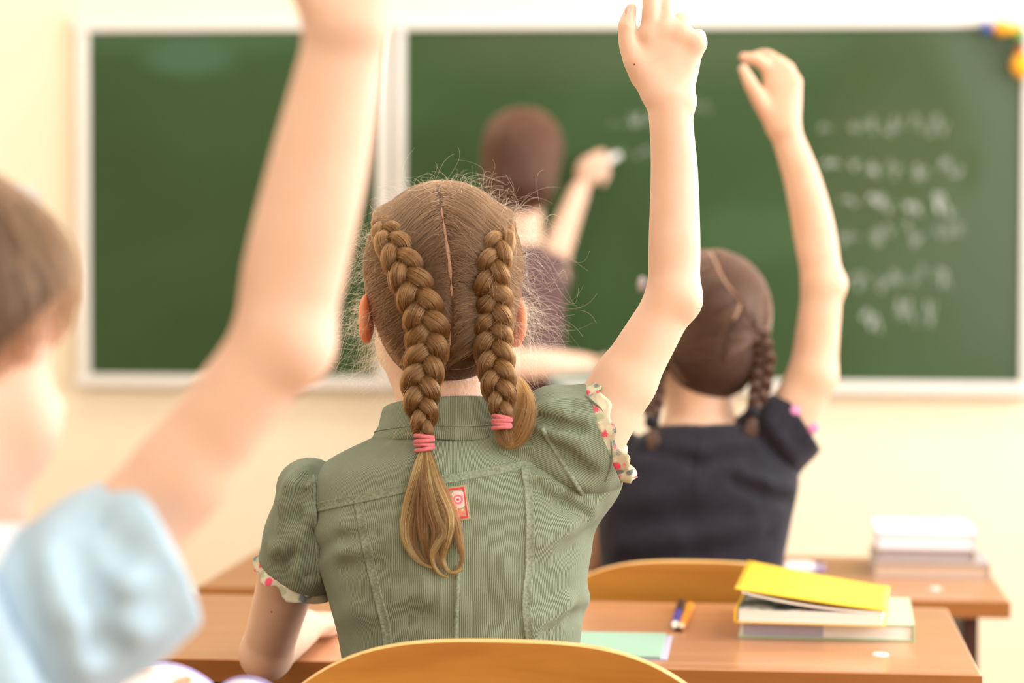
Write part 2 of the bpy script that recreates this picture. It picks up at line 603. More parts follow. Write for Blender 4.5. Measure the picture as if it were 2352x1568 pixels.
class Body:
    def __init__(s):
        s.p = []
        s.post = None

    def add(s, f, c, R, k=0.01, op='u'):
        s.p.append((f, np.asarray(c, float), R, k, op))
        return s

    def cone(s, a, b, r1, r2, k=0.01, op='u', flat=None):
        a, b = np.asarray(a, float), np.asarray(b, float)
        ba = b - a
        L2 = ba.dot(ba) + 1e-12
        if flat is None:
            def f(P):
                pa = P - a
                t = np.clip(pa @ ba / L2, 0, 1)
                return np.linalg.norm(pa - t[:, None] * ba, axis=1) - (r1 + (r2 - r1) * t)
        else:
            n, sc = np.asarray(flat[0], float), flat[1]     # thickness along n scaled by sc
            n = n / np.linalg.norm(n)

            def f(P):
                pa = P - a
                t = np.clip(pa @ ba / L2, 0, 1)
                q = pa - t[:, None] * ba
                e = q @ n
                q = q + np.outer(e * (1 / sc - 1), n)
                l = np.linalg.norm(q, axis=1)
                g = np.sqrt(np.maximum(l * l + (e / sc) ** 2 * (1 / sc ** 2 - 1), 1e-12)) / np.maximum(l, 1e-9)
                return (l - (r1 + (r2 - r1) * t)) / np.maximum(g, 1e-3)
        return s.add(f, (a + b) / 2, math.sqrt(L2) / 2 + max(r1, r2), k, op)

    def chain(s, pts, rs, k=0.01, flat=None):
        """smooth tapering limb through the points, one continuous surface"""
        Q = np.column_stack([np.array(pts, float), np.array(rs, float)])
        Q, _ = resample(Q, 4 * (len(Q) - 1) + 1)
        tmp = Body()
        for i in range(len(Q) - 1):
            tmp.cone(Q[i, :3], Q[i + 1, :3], Q[i, 3], Q[i + 1, 3], flat=flat)
        fs = [t[0] for t in tmp.p]

        cs, Rs = np.array([t[1] for t in tmp.p]), np.array([t[2] for t in tmp.p])

        def f(P):
            lo_, hi_ = P.min(0), P.max(0)
            c0, rad = (lo_ + hi_) / 2, np.linalg.norm(hi_ - lo_) / 2
            dc = np.linalg.norm(cs - c0, axis=1)
            use = np.nonzero(dc - Rs - rad <= (dc + rad).min())[0]
            d = None
            for i in use:
                e_ = fs[i](P)
                d = e_ if d is None else np.minimum(d, e_)
            return d
        c = (Q[:, :3].min(0) + Q[:, :3].max(0)) / 2
        return s.add(f, c, np.linalg.norm(Q[:, :3] - c, axis=1).max() + Q[:, 3].max(), k)

    def ell(s, c, r, R=None, k=0.01, op='u'):
        c, r = np.asarray(c, float), np.asarray(r, float)
        R = np.eye(3) if R is None else R

        def f(P):
            q = (P - c) @ R
            k0 = np.linalg.norm(q / r, axis=1)
            k1 = np.linalg.norm(q / (r * r), axis=1)
            return k0 * (k0 - 1) / np.maximum(k1, 1e-9)
        return s.add(f, c, r.max(), k, op)

    def loft(s, lev, n=2.3, k=0.01, smooth=3, op='u', inset=0.0):
        """lev: rows (z, cx, cy, a, b)"""
        L = np.array(sorted(lev), float)
        zs = np.linspace(L[0, 0], L[-1, 0], 120)
        T = np.stack([np.interp(zs, L[:, 0], L[:, i]) for i in range(1, 5)], 1)
        ker = np.exp(-0.5 * (np.arange(-12, 13) / smooth) ** 2)
        ker /= ker.sum()
        for i in range(4):
            T[:, i] = np.convolve(np.pad(T[:, i], 12, mode='edge'), ker, mode='valid')
        T[:, 2:] -= inset
        z0, z1 = L[0, 0] + inset, L[-1, 0] - inset

        def f(P):
            z = P[:, 2]
            cx, cy, a, b = (np.interp(z, zs, T[:, i]) for i in range(4))
            X, Y = np.abs(P[:, 0] - cx) / a, np.abs(P[:, 1] - cy) / b
            rho = np.maximum((X ** n + Y ** n) ** (1 / n), 1e-6)
            g = rho ** (1 - n) * np.sqrt((X ** (n - 1) / a) ** 2 + (Y ** (n - 1) / b) ** 2)
            d = (rho - 1) / np.maximum(g, 1e-3)
            d = np.where(rho < 0.35, -0.6 * np.minimum(a, b), d)
            e = np.maximum(z - z1, z0 - z)
            return -smin(-d, -e, 0.012)
        c = (L[:, 1].mean(), L[:, 2].mean(), (z0 + z1) / 2)
        R = math.hypot((z1 - z0) / 2, max(L[:, 3].max(), L[:, 4].max()) * 1.3 + np.ptp(L[:, 1]))
        return s.add(f, c, R, k, op)

    def plane(s, p, n, k=0.004):
        """keep only the side the normal n points away from"""
        p, n = np.asarray(p, float), np.asarray(n, float)
        n = n / np.linalg.norm(n)
        return s.add(lambda P: -((P - p) @ n), p, 1e9, k, 's')

    def eval(s, P, sel=None):
        d = np.full(len(P), 1e3)
        for f, c, R, k, op in (s.p if sel is None else sel):
            e = f(P)
            if op == 'u':
                d = smin(d, e, k)
            else:
                d = -smin(-d, e, k)
        if s.post is not None:
            d = s.post(P, d)
        return d

    def near(s, c, rad):
        return [q for q in s.p if np.linalg.norm(q[1] - c) < q[2] + rad + q[3] + 0.012]

    def mesh(s, h, lo, hi, block=20, smooth=2, slack=1.7):
        lo, hi = np.asarray(lo, float), np.asarray(hi, float)
        nb = np.maximum(np.ceil((hi - lo) / (h * block)).astype(int), 1)
        N = nb * block + 2
        g = np.stack(np.meshgrid(*[np.arange(n) for n in nb], indexing='ij'), -1).reshape(-1, 3)
        half = h * block / 2
        cen = lo + (g + 0.5) * h * block
        D = s.eval(cen)
        act = np.nonzero(np.abs(D) < half * math.sqrt(3) * slack + 0.01)[0]
        ax = np.arange(block + 1)
        loc = np.stack(np.meshgrid(ax, ax, ax, indexing='ij'), -1).reshape(-1, 3)
        ids_all, pos_all, quad_all = [], [], []

        def gid(i, j, k):
            return ((i + 1) * N[1] + (j + 1)) * N[2] + (k + 1)
        corners = [(a, b, c) for a in (0, 1) for b in (0, 1) for c in (0, 1)]
        edges = [(p, q) for i, p in enumerate(corners) for q in corners[i + 1:] if sum(abs(x - y) for x, y in zip(p, q)) == 1]
        for bi in act:
            sel = s.near(cen[bi], half * 1.75)
            if not any(q[4] == 'u' for q in sel):
                continue
            base = g[bi] * block
            P = lo + (base + loc) * h
            F = s.eval(P, sel).reshape(block + 1, block + 1, block + 1)
            S = F < 0
            if S.all() or not S.any():
                continue
            cs = sum(S[a:a + block, b:b + block, c:c + block].astype(np.int8) for a, b, c in corners)
            I, J, K = np.nonzero((cs > 0) & (cs < 8))
            if len(I):
                acc = np.zeros((len(I), 3))
                cnt = np.zeros(len(I))
                for p, q in edges:
                    a = F[I + p[0], J + p[1], K + p[2]]
                    b = F[I + q[0], J + q[1], K + q[2]]
                    mk = (a < 0) != (b < 0)
                    t = np.where(mk, a / np.where(mk, a - b, 1), 0)
                    pp = np.array(p) + t[:, None] * (np.array(q) - np.array(p))
                    acc += pp * mk[:, None]
                    cnt += mk
                pos = acc / cnt[:, None] + np.stack([I, J, K], 1)
                pos_all.append(lo + (pos + base) * h)
                ids_all.append(gid(I + base[0], J + base[1], K + base[2]))
            for d_ in range(3):
                sl0 = [slice(0, block)] * 3
                sl1 = [slice(0, block)] * 3
                sl1[d_] = slice(1, block + 1)
                A, B = S[tuple(sl0)], S[tuple(sl1)]
                I, J, K = np.nonzero(A != B)
                if not len(I):
                    continue
                fl = A[I, J, K]
                G = np.stack([I, J, K], 1) + base
                u, v = (d_ + 1) % 3, (d_ + 2) % 3

                def off(du, dv):
                    H = G.copy()
                    H[:, u] += du
                    H[:, v] += dv
                    return gid(H[:, 0], H[:, 1], H[:, 2])
                Q = np.stack([off(-1, -1), off(0, -1), off(0, 0), off(-1, 0)], 1)
                Q[~fl] = Q[~fl][:, ::-1]
                quad_all.append(Q)
        ids = np.concatenate(ids_all)
        pos = np.concatenate(pos_all)
        Q = np.concatenate(quad_all)
        order = np.argsort(ids)
        ids, pos = ids[order], pos[order]
        ix = np.searchsorted(ids, Q)
        ix[ix >= len(ids)] = 0
        ok = (ids[ix] == Q).all(1)
        ix = ix[ok]
        for _ in range(smooth):
            acc = np.zeros_like(pos)
            cnt = np.zeros(len(pos))
            for a, b in ((0, 1), (1, 2), (2, 3), (3, 0)):
                for c in range(3):
                    acc[:, c] += np.bincount(ix[:, a], pos[ix[:, b], c], len(pos)) + np.bincount(ix[:, b], pos[ix[:, a], c], len(pos))
                cnt += np.bincount(ix[:, a], minlength=len(pos)) + np.bincount(ix[:, b], minlength=len(pos))
            pos = np.where(cnt[:, None] > 0, 0.5 * pos + 0.5 * acc / np.maximum(cnt, 1)[:, None], pos)
        return pos, ix

    def grad(s, P, e=0.0008):
        g = np.stack([s.eval(P + np.eye(3)[i] * e) - s.eval(P - np.eye(3)[i] * e) for i in range(3)], 1)
        return g / np.maximum(np.linalg.norm(g, axis=1), 1e-9)[:, None]

    def project(s, P, lift=0.0, it=3):
        P = np.array(P, float)
        for _ in range(it):
            P = P - s.grad(P) * (s.eval(P) - lift)[:, None]
        return P

    def cast(s, px, dmin=1.9, dmax=2.9):
        """first hit of the rays through pixels px: V points"""
        r = np.array([VR(x, y) for x, y in px])
        t = np.full(len(r), dmin)
        for _ in range(110):
            d = s.eval(CAMP + r * t[:, None])
            t = np.minimum(t + np.clip(d * 0.7, -0.01, 0.05), dmax)
        return CAMP + r * t[:, None]


def body_mesh(name, body, h, lo, hi, mat, parent, smooth=2, wale=None, slack=1.7, flush_glow=None):
    pos, q = body.mesh(h, lo, hi, smooth=smooth, slack=slack)
    o = obj_world(name, W(pos), q, mat, parent)
    if wale is not None:
        fattr(o.data, 'wale', wale(pos))
    if flush_glow is not None:
        fl = np.zeros(len(pos))
        for c, r_, a in flush_glow:
            fl = np.maximum(fl, a * np.exp(-(np.linalg.norm(pos - c, axis=1) / r_) ** 2))
        fattr(o.data, 'flush_glow', fl)
    return o


def head_prims(B, O, R, s=1.0, k=1.0):
    """head with face and ears; O between the ears at ear height, R columns = right, forward, up"""
    O = np.asarray(O, float)

    def T(x, y, z):
        return O + R @ (np.array([x, y, z]) * s)
    B.ell(T(0, -0.012, 0.045), np.array([.072, .090, .080]) * s, R, 0.01)
    B.ell(T(0, 0.028, -0.022), np.array([.056, .056, .076]) * s, R, 0.03)
    B.ell(T(0, .066, -.084), np.array([.017, .016, .015]) * s, R, 0.02)
    for e in (-1, 1):
        B.ell(T(e * .034, .054, -.032), np.array([.024, .024, .026]) * s, R, 0.02)
        B.ell(T(e * .030, .083, .010), np.array([.014, .012, .009]) * s, R, 0.010, 's')
        # ear: rim and lobe, hollowed in front
        Re = R @ rot('Z', e * 24) @ rot('X', 8)
        B.ell(T(e * .0745, -.014, -.006), np.array([.0060, .0165, .0255]) * s, Re, 0.005)
        B.ell(T(e * .083, -.004, -.002), np.array([.006, .011, .018]) * s, Re, 0.004, 's')
        B.ell(T(e * .011, .092, -.021), np.array([.007, .008, .006]) * s, R, 0.006)
        B.ell(T(e * .030, .070, .030), np.array([.017, .007, .005]) * s, R, 0.014)
    B.cone(T(0, .080, .012), T(0, .099, -.018), .006 * s, .0095 * s, 0.012)
    B.ell(T(0, .0835, -.046), np.array([.020, .008, .0045]) * s, R, 0.005)
    B.ell(T(0, .0825, -.055), np.array([.017, .008, .005]) * s, R, 0.005)
    return T


def eyes(T, R, s, parent, mats=('eye_white', 'graphite')):
    for e in (-1, 1):
        o = ball('eye', W(T(e * .030, .0605, .010)), .0115 * s, mats[0], parent, 14)
        ball('iris', W(T(e * .030, .0685, .010)), (.0045 * s, .0045 * s, .0045 * s), mats[1], o, 10)


def strands(name, arrs, r0, r1, mat, parent, stuff=True):
    """arrs: list of (M, K, 3) arrays of V points"""
    sizes, pts, rad = [], [], []
    for A in arrs:
        M, K = A.shape[:2]
        sizes += [K] * M
        pts.append(A.reshape(-1, 3))
        t = np.linspace(0, 1, K)
        rr = np.repeat((r0 + (r1 - r0) * t)[None], M, 0) * RNG.uniform(0.75, 1.2, (M, 1))
        rad.append(rr.ravel())
    c = bpy.data.hair_curves.new(name)
    c.add_curves(sizes)
    P = W(np.concatenate(pts)) - chain(parent)
    c.attributes['position'].data.foreach_set('vector', P.astype(np.float32).ravel())
    a = c.attributes.get('radius') or c.attributes.new('radius', 'FLOAT', 'POINT')
    a.data.foreach_set('value', np.concatenate(rad).astype(np.float32))
    c.materials.append(MATS[mat])
    o = link(bpy.data.objects.new(name, c), parent)
    if stuff:
        o['kind'] = 'stuff'
    return o


def resample(pts, n):
    pts = np.asarray(pts, float)
    # Catmull-Rom through the points, then even spacing
    P = np.vstack([2 * pts[0] - pts[1], pts, 2 * pts[-1] - pts[-2]])
    out = []
    for i in range(1, len(P) - 2):
        for t in np.linspace(0, 1, 12, endpoint=False):
            a, b, c, d = P[i - 1], P[i], P[i + 1], P[i + 2]
            out.append(0.5 * ((2 * b) + (-a + c) * t + (2 * a - 5 * b + 4 * c - d) * t * t + (-a + 3 * b - 3 * c + d) * t ** 3))
    out.append(pts[-1])
    out = np.array(out)
    s = np.r_[0, np.cumsum(np.linalg.norm(np.diff(out, axis=0), axis=1))]
    u = np.linspace(0, s[-1], n)
    return np.stack([np.interp(u, s, out[:, i]) for i in range(pts.shape[1])], 1), s[-1]


def braid(path, width, lam, parent, base_mat, strand_mat, nh=330, name='braid', r=(0.00016, 0.00012), phase=0.0, tie=None, kpl=16):
    """three-strand braid along V-frame path (M,3); width(t) = half width; returns object"""
    n = max(40, int(kpl * np.linalg.norm(np.diff(path, axis=0), axis=1).sum() / lam))
    C, L = resample(path, n)
    T = np.gradient(C, axis=0)
    T /= np.linalg.norm(T, axis=1)[:, None]
    out = CAMP - C
    Nn = out - (out * T).sum(1)[:, None] * T
    Nn /= np.linalg.norm(Nn, axis=1)[:, None]
    Bn = np.cross(T, Nn)
    t = np.linspace(0, 1, n)
    w = np.array([width(x) for x in t])
    s = t * L
    arr = []
    mb_v, mb_q = [], []
    for k in range(3):
        ph = 2 * np.pi * (s / lam + k / 3.0) + phase
        lat = 0.60 * w * np.sin(ph)
        nor = 0.34 * w * np.sin(2 * ph)
        ctr = C + Bn * lat[:, None] + Nn * nor[:, None]
        tt = np.gradient(ctr, axis=0)
        tt /= np.linalg.norm(tt, axis=1)[:, None]
        b2 = np.cross(tt, Nn)
        b2 /= np.linalg.norm(b2, axis=1)[:, None]
        n2 = np.cross(b2, tt)
        ra, rb = 0.44 * w, 0.40 * w
        ns = 14
        o0 = len(mb_v)
        for i in range(n):
            for a in np.linspace(0, 2 * np.pi, ns, endpoint=False):
                mb_v.append(ctr[i] + 0.9 * (ra[i] * math.cos(a) * b2[i] + rb[i] * math.sin(a) * n2[i]))
        for i in range(n - 1):
            for a in range(ns):
                b = (a + 1) % ns
                mb_q.append((o0 + i * ns + a, o0 + i * ns + b, o0 + (i + 1) * ns + b, o0 + (i + 1) * ns + a))
        mb_q.append(tuple(o0 + a for a in (0, 4, 8, 12)))
        al = RNG.uniform(0, 2 * np.pi, nh)
        tw = RNG.normal(0, 0.45, nh)
        fr = RNG.uniform(0.86, 1.05, nh) + (RNG.random(nh) < 0.10) * RNG.uniform(0, 0.22, nh)
        aa = al[:, None] + tw[:, None] * np.sin(ph / 2 + al[:, None])
        wob = 1 + 0.03 * np.sin(ph[None] * 1.7 + al[:, None] * 9)
        H = ctr[None] + (fr[:, None] * wob)[..., None] * ((ra * np.cos(aa))[..., None] * b2 + (rb * np.sin(aa))[..., None] * n2)
        arr.append(H)
    o = obj_world(name, W(np.array(mb_v)), mb_q, base_mat, parent)
    strands('braid_hair', arr, r[0], r[1], strand_mat, o)
    return o, C, Bn, Nn, T


def hair_tie(C, Tn, Nn, Bn, rad, h, parent, mat='pink_elastic', coils=4, thick=0.0021, name='hair_tie'):
    mb = MB()
    for k in range(coils):
        pts = []
        tilt = (-0.35, 0.25, -0.15, 0.4, 0.1)[k % 5]
        for a in np.linspace(0, 2 * math.pi, 21):
            c = C + Tn * ((k - (coils - 1) / 2) * h / coils + tilt * rad * math.cos(a) * 0.35)
            pts.append(W(c + Bn * rad * math.cos(a) + Nn * rad * 0.85 * math.sin(a)) - chain(parent))
        mb.tube(pts, thick * (1 + 0.12 * math.sin(k * 2.1)), 8, cap=False)
    return mb.build(name, mat, parent, smooth=True)


def locks(paths, parent, mat, n=160, spread=0.004, K=26, name='tail_hair', r=(0.00013, 0.00008), flare=1.0, short=.82):
    arrs = []
    for p in paths:
        C, L = resample(p, K)
        T = np.gradient(C, axis=0)
        T /= np.linalg.norm(T, axis=1)[:, None]
        o1 = np.cross(T, np.array([0.0, 1.0, 0.0]))
        o1 /= np.maximum(np.linalg.norm(o1, axis=1), 1e-6)[:, None]
        o2 = np.cross(T, o1)
        t = np.linspace(0, 1, K)
        env = spread * (0.55 + 0.9 * np.sin(np.pi * np.minimum(t * 1.15, 1)) ** 0.8 * flare) * (1 - 0.55 * t ** 3)
        a = RNG.uniform(0, 2 * np.pi, n)
        q = np.sqrt(RNG.random(n))
        u, v = q * np.cos(a), q * np.sin(a) * 0.6
        fz = RNG.normal(0, 1, (n, 1)) * 0.0006
        ph = RNG.uniform(0, 6.28, (n, 1))
        wav = fz * np.sin(t[None] * 7 + ph)
        ln = RNG.uniform(short, 1.0, n)
        A = C[None] + (u[:, None] * env[None] + wav)[..., None] * o1[None] + (v[:, None] * env[None] + wav * .5)[..., None] * o2[None]
        # vary lengths by resampling
        for i in range(n):
            tt = t * ln[i]
            A[i] = np.stack([np.interp(tt, t, A[i][:, c]) for c in range(3)], 1)
        arrs.append(A)
    return strands(name, arrs, r[0], r[1], mat, parent)


# ================================================================== ROOM
X0, X1, Y0, Y1, Z1 = ROOM['x0'], ROOM['x1'], ROOM['y0'], ROOM['y1'], ROOM['z1']


def struct(o):
    o['kind'] = 'structure'
    return o


struct(MB().box(X0 - .15, X1 + .15, Y0 - .15, Y1 + .15, -0.1, 0.0).build('floor', 'floor_boards'))
struct(MB().box(X0 - .15, X1 + .15, Y0 - .15, Y1 + .15, Z1, Z1 + .1).build('ceiling', 'ceiling_paint'))
struct(MB().box(X0 - .15, X1 + .15, Y1, Y1 + .15, 0, Z1).build('wall_front', 'wall_paint'))
struct(MB().box(X0 - .15, X1 + .15, Y0 - .15, Y0, 0, Z1).build('wall_back', 'wall_paint'))
struct(MB().box(X0 - .15, X0, Y0, Y1, 0, Z1).build('wall_left', 'wall_paint'))
mb = MB().box(X1, X1 + .3, Y0, Y1, 0, WIN_Z[0]).box(X1, X1 + .3, Y0, Y1, WIN_Z[1], Z1)
e = [Y0] + [v for w in WINDOWS for v in w] + [Y1]
for i in range(0, len(e), 2):
    mb.box(X1, X1 + .3, e[i], e[i + 1], WIN_Z[0], WIN_Z[1])
struct(mb.build('wall_right', 'wall_paint'))
for i, (a, b) in enumerate(WINDOWS):
    w = MB()
    xa, xb = X1 + .14, X1 + .20
    for (ya, yb, za, zb) in ((a, a + .06, *WIN_Z), (b - .06, b, *WIN_Z), (a, b, WIN_Z[0], WIN_Z[0] + .06), (a, b, WIN_Z[1] - .06, WIN_Z[1]),
                             ((a + b) / 2 - .03, (a + b) / 2 + .03, *WIN_Z), (a, b, 2.05, 2.10)):
        w.box(xa, xb, ya, yb, za, zb)
    wo = struct(w.build('window_%d' % (i + 1), 'white_paint'))
    MB().box(X1 - .08, X1 + .14, a, b, WIN_Z[0] - .03, WIN_Z[0]).build('window_sill', 'white_paint', wo)
for i, (x, y) in enumerate(CEIL_LAMPS):
    row = ('back', 'middle', 'front')[i // 3]
    side = ('left', 'middle', 'right')[i % 3]
    t = empty('ceiling_lamp', (x, y, Z1), 'white square ceiling lamp, %s one of the %s row' % (side, row), 'lamp', 'ceiling lamps')
    mb = MB()
    for (xa, xb, ya, yb) in ((-.3, -.27, -.3, .3), (.27, .3, -.3, .3), (-.27, .27, -.3, -.27), (-.27, .27, .27, .3)):
        mb.box(xa, xb, ya, yb, -.07, 0)
    mb.build('lamp_frame', 'white_paint', t)
    MB().box(-.268, .268, -.268, .268, -.03, -.01).build('lamp_panel', 'white_paint', t)
    ld = bpy.data.lights.new('lamp_light', 'AREA')
    ld.shape = 'SQUARE'
    ld.size = .52
    ld.energy = LAMP_W
    ld.color = (1.0, 0.94, 0.85)
    lo = link(bpy.data.objects.new('lamp_light', ld), t)
    lo.location = (0, 0, -.06)

# ------------------------------------------------------------------ chalkboard
YB = Y1 - 0.035                       # face of the board
xl0, xl1 = on_wall(206, 466, YB)[0], on_wall(866, 466, YB)[0]
xr0, xr1 = on_wall(930, 470, YB)[0], on_wall(2347, 470, YB)[0]
zt, zb = on_wall(1176, 68, YB)[2], on_wall(1176, 868, YB)[2]
FRW = 0.044
board = empty('chalkboard', ((xl0 + xr1) / 2, YB, zb), 'wide green chalkboard in a pale metal frame on the cream wall', 'chalkboard')
bo = np.array(board.location)


def bx(name, mat, xa, xb, za, zb_, ya=0.0, yb=0.03, bev=0.0):
    return MB().box(xa - bo[0], xb - bo[0], ya, yb, za - bo[2], zb_ - bo[2], bev).build(name, mat, board)


def masks(mat, ells):
    """wiped or dusty patches with shapes of their own: (px, py, rx, ry, soft, colour, strength)"""
    nt = mat.node_tree
    tc = nd(mat, 'ShaderNodeTexCoord')
    src = bsdf(mat).inputs['Base Color'].links[0].from_socket
    for (px, py, rx, ry, soft, col, stren) in ells:
        c = on_wall(px, py, YB) - bo
        k = (on_wall(px + 100, py, YB) - on_wall(px, py, YB))[0] / 100
        mp = nd(mat, 'ShaderNodeMapping', vector_type='POINT')
        sx, sz = 1 / (rx * k), 1 / (ry * k)
        mp.inputs['Scale'].default_value = (sx, 0, sz)
        mp.inputs['Location'].default_value = (-c[0] * sx, 0, -c[2] * sz)
        nz = nd(mat, 'ShaderNodeTexNoise')
        nz.inputs['Scale'].default_value = 3.2
        nz.inputs['Detail'].default_value = 3
        lk(mat, tc.outputs['Object'], mp.inputs['Vector'])
        lk(mat, tc.outputs['Object'], nz.inputs['Vector'])
        ln = nd(mat, 'ShaderNodeVectorMath', operation='LENGTH')
        lk(mat, mp.outputs['Vector'], ln.inputs[0])
        ad = nd(mat, 'ShaderNodeMath', operation='MULTIPLY_ADD')
        ad.inputs[1].default_value = 0.7
        lk(mat, nz.outputs['Fac'], ad.inputs[0])
        lk(mat, ln.outputs['Value'], ad.inputs[2])
        mr = nd(mat, 'ShaderNodeMapRange', interpolation_type='SMOOTHSTEP')
        mr.inputs['From Min'].default_value = 1.35 - soft
        mr.inputs['From Max'].default_value = 1.35 + soft
        mr.inputs['To Min'].default_value = stren
        mr.inputs['To Max'].default_value = 0
        lk(mat, ad.outputs[0], mr.inputs['Value'])
        mx = nd(mat, 'ShaderNodeMixRGB')
        lk(mat, mr.outputs[0], mx.inputs['Fac'])
        lk(mat, src, mx.inputs['Color1'])
        mx.inputs['Color2'].default_value = (*col, 1)
        src = mx.outputs['Color']
    lk(mat, src, bsdf(mat).inputs['Base Color'])


masks(MATS['board_enamel'], [(430, 135, 100, 40, .35, (.065, .15, .095), .5), (420, 60, 330, 60, .5, (.055, .12, .06), .6)])
masks(MATS['board_dusty'], [(2330, 320, 300, 560, .55, (.068, .102, .062), .75), (1500, 60, 480, 130, .5, (.060, .095, .045), .6),
                            (2050, 300, 170, 230, .35, (.030, .058, .012), .85), (2225, 385, 30, 60, .5, (.035, .068, .018), .8),
                            (1720, 540, 160, 60, .5, (.045, .100, .035), .5), (2060, 520, 190, 300, .5, (.052, .088, .040), .4)])
bx('writing_panel', 'board_enamel', xl0, xl1, zb, zt)
bx('writing_panel', 'board_dusty', xr0, xr1, zb, zt)
for (xa, xb) in ((xl0, xl1), (xr0, xr1)):
    bx('frame_rail', 'frame_metal', xa - FRW, xb + FRW, zt, zt + FRW, -.012, .03, .004)
    bx('frame_rail', 'frame_metal', xa - FRW, xb + FRW, zb - .034, zb, -.012, .03, .004)
    bx('frame_post', 'frame_metal', xa - (.028 if xa > -1 else .034), xa, zb, zt, -.012, .03, .004)
    bx('frame_post', 'frame_metal', xb, xb + .034, zb, zt, -.012, .03, .004)


def chalk_lines(name, rows, seed):
    rg = random.Random(seed)
    v, f = [], []
    for (px0, px1, py, hgt, dens) in rows:
        x = px0
        while x < px1:
            wl = rg.uniform(26, 70)
            n = 0
            pts = []
            xx = x
            for i in range(int(wl / 5)):
                pts.append((xx, py + rg.uniform(-1, 1) * hgt * (1.0 if i % 3 else .5)))
                xx += rg.uniform(2, 8)
            wst = rg.uniform(2.2, 4.4) * dens
            for i in range(len(pts) - 1):
                a, b = np.array(pts[i]), np.array(pts[i + 1])
                t = (b - a) / (np.linalg.norm(b - a) + 1e-6)
                nn = np.array([-t[1], t[0]]) * wst / 2
                q = [a + nn, b + nn, b - nn, a - nn]
                k = len(v)
                for p in q:
                    v.append(on_wall(p[0], p[1], YB - .0006) - bo)
                f.append((k, k + 1, k + 2, k + 3))
            x = xx + rg.uniform(8, 26)
    o = MB().raw(v, f).build(name, 'chalk_white', board)
    o['kind'] = 'stuff'
    return o


chalk_lines('chalk_writing', [(1880, 1915, 295, 12, .35), (1950, 2160, 285, 26, .25), (1890, 1990, 375, 16, .45), (1990, 2170, 390, 30, .25), (1930, 2010, 460, 14, .6),
                              (2010, 2180, 470, 30, .4), (1930, 2000, 545, 24, .28), (2000, 2190, 535, 34, .3), (1950, 2190, 640, 34, .28),
                              (1980, 2030, 730, 34, .65), (2060, 2150, 720, 34, .35)], 3)
chalk_lines('chalk_writing', [(1400, 1440, 285, 12, .2), (1445, 1490, 270, 24, .3), (1590, 1620, 250, 20, .15), (1430, 1480, 350, 16, .15)], 8)

# round decorations strung around the right-hand corner of the board
for (px, py, rw, rh, mat, word) in ((2266, 62, 13, 15, 'ball_blue', 'blue'), (2302, 63, 22, 17, 'ball_orange', 'orange, beside the blue one'), (2331, 66, 12, 14, 'ball_yellow', 'amber'),
                                    (2346, 86, 10, 11, 'ball_green', 'bright green'), (2344, 114, 11, 11, 'ball_red', 'brick red'), (2350, 150, 26, 29, 'ball_orange', 'large orange, lowest')):
    c = on_wall(px, py, YB - .035)
    k = 6.5 / FPX
    o = ball('paper_decoration', (0, 0, 0), (rw * k, .018, rh * k), mat)
    # petals: pinch the rim so that each reads as a folded rosette
    co = np.array([tuple(v.co) for v in o.data.vertices])
    a = np.arctan2(co[:, 2], co[:, 0])
    co[:, [0, 2]] *= (1 + .06 * np.cos(8 * a))[:, None]
    o.data.vertices.foreach_set('co', co.astype(np.float32).ravel())
    o.location = c
    tag(o, 'round %s paper decoration at the upper right corner of the chalkboard' % word, 'decoration', 'decorations on the board corner')

# white sheet on the wall by the boy's head
p0, p1 = on_wall(-60, 432, Y1 - .004), on_wall(86, 560, Y1 - .004)
o = MB().box(0, p1[0] - p0[0], -.002, 0, p1[2] - p0[2], 0).build('paper_sheet', 'paper_white')
o.location = p0
tag(o, 'white paper sheet pinned to the wall left of the chalkboard', 'paper')

# ================================================================== FURNITURE
H1 = .445
dk1 = WP(2256, 1549, H1 * FPX / (1549 - 574))
DESK1_Z = CAMZ - H1
dk2 = WP(2321, 1380, 3.5)
DESK2_Z = float(dk2[2])


def desk(xr, yn, z, label, length=1.2, depth=.48, caps=True):
    t = empty('school_desk', (xr - length / 2, yn + depth / 2, 0), label, 'desk', 'two-seat school desks')
    hx, hy = length / 2, depth / 2
    th = .026
    top = MB().box(-hx, hx, -hy, hy, z - th, z, .0025).build('desktop', 'desk_laminate', t)
    ed = MB()
    ed.box(-hx, hx, -hy - .0016, -hy + .0004, z - th + .001, z - .0012)
    ed.build('edge_band', 'desk_edge', top)
    for s_ in (-1, 1):
        x = s_ * (hx - .05)
        MB().box(x - .011, x + .011, -hy + .07, hy - .05, .05, z - th, .002).build('side_panel', 'desk_frame', t)
        MB().box(x - .02, x + .02, -hy + .02, hy - .02, .0, .05, .006).build('foot', 'desk_frame', t)
        for yy in (-hy + .115,):
            c = MB()
            n = 18
            v = [(math.cos(a) * .0095 + x - s_ * .05, math.sin(a) * .0095 + yy, z) for a in np.linspace(0, 2 * math.pi, n, endpoint=False)]
            v += [(math.cos(a) * .008 + x - s_ * .05, math.sin(a) * .008 + yy, z + .0016) for a in np.linspace(0, 2 * math.pi, n, endpoint=False)]
            f = [(i, (i + 1) % n, n + (i + 1) % n, n + i) for i in range(n)] + [tuple(range(n, 2 * n))]
            c.raw(v, f).build('screw_cap', 'cap_plastic', t)
    MB().box(-hx + .12, hx - .12, hy - .08, hy - .064, z - .30, z - th).build('front_panel', 'desk_frame', t)
    MB().box(-hx + .12, hx - .12, -hy + .10, hy - .08, z - .085, z - .075).build('shelf', 'desk_frame', t)
    return t


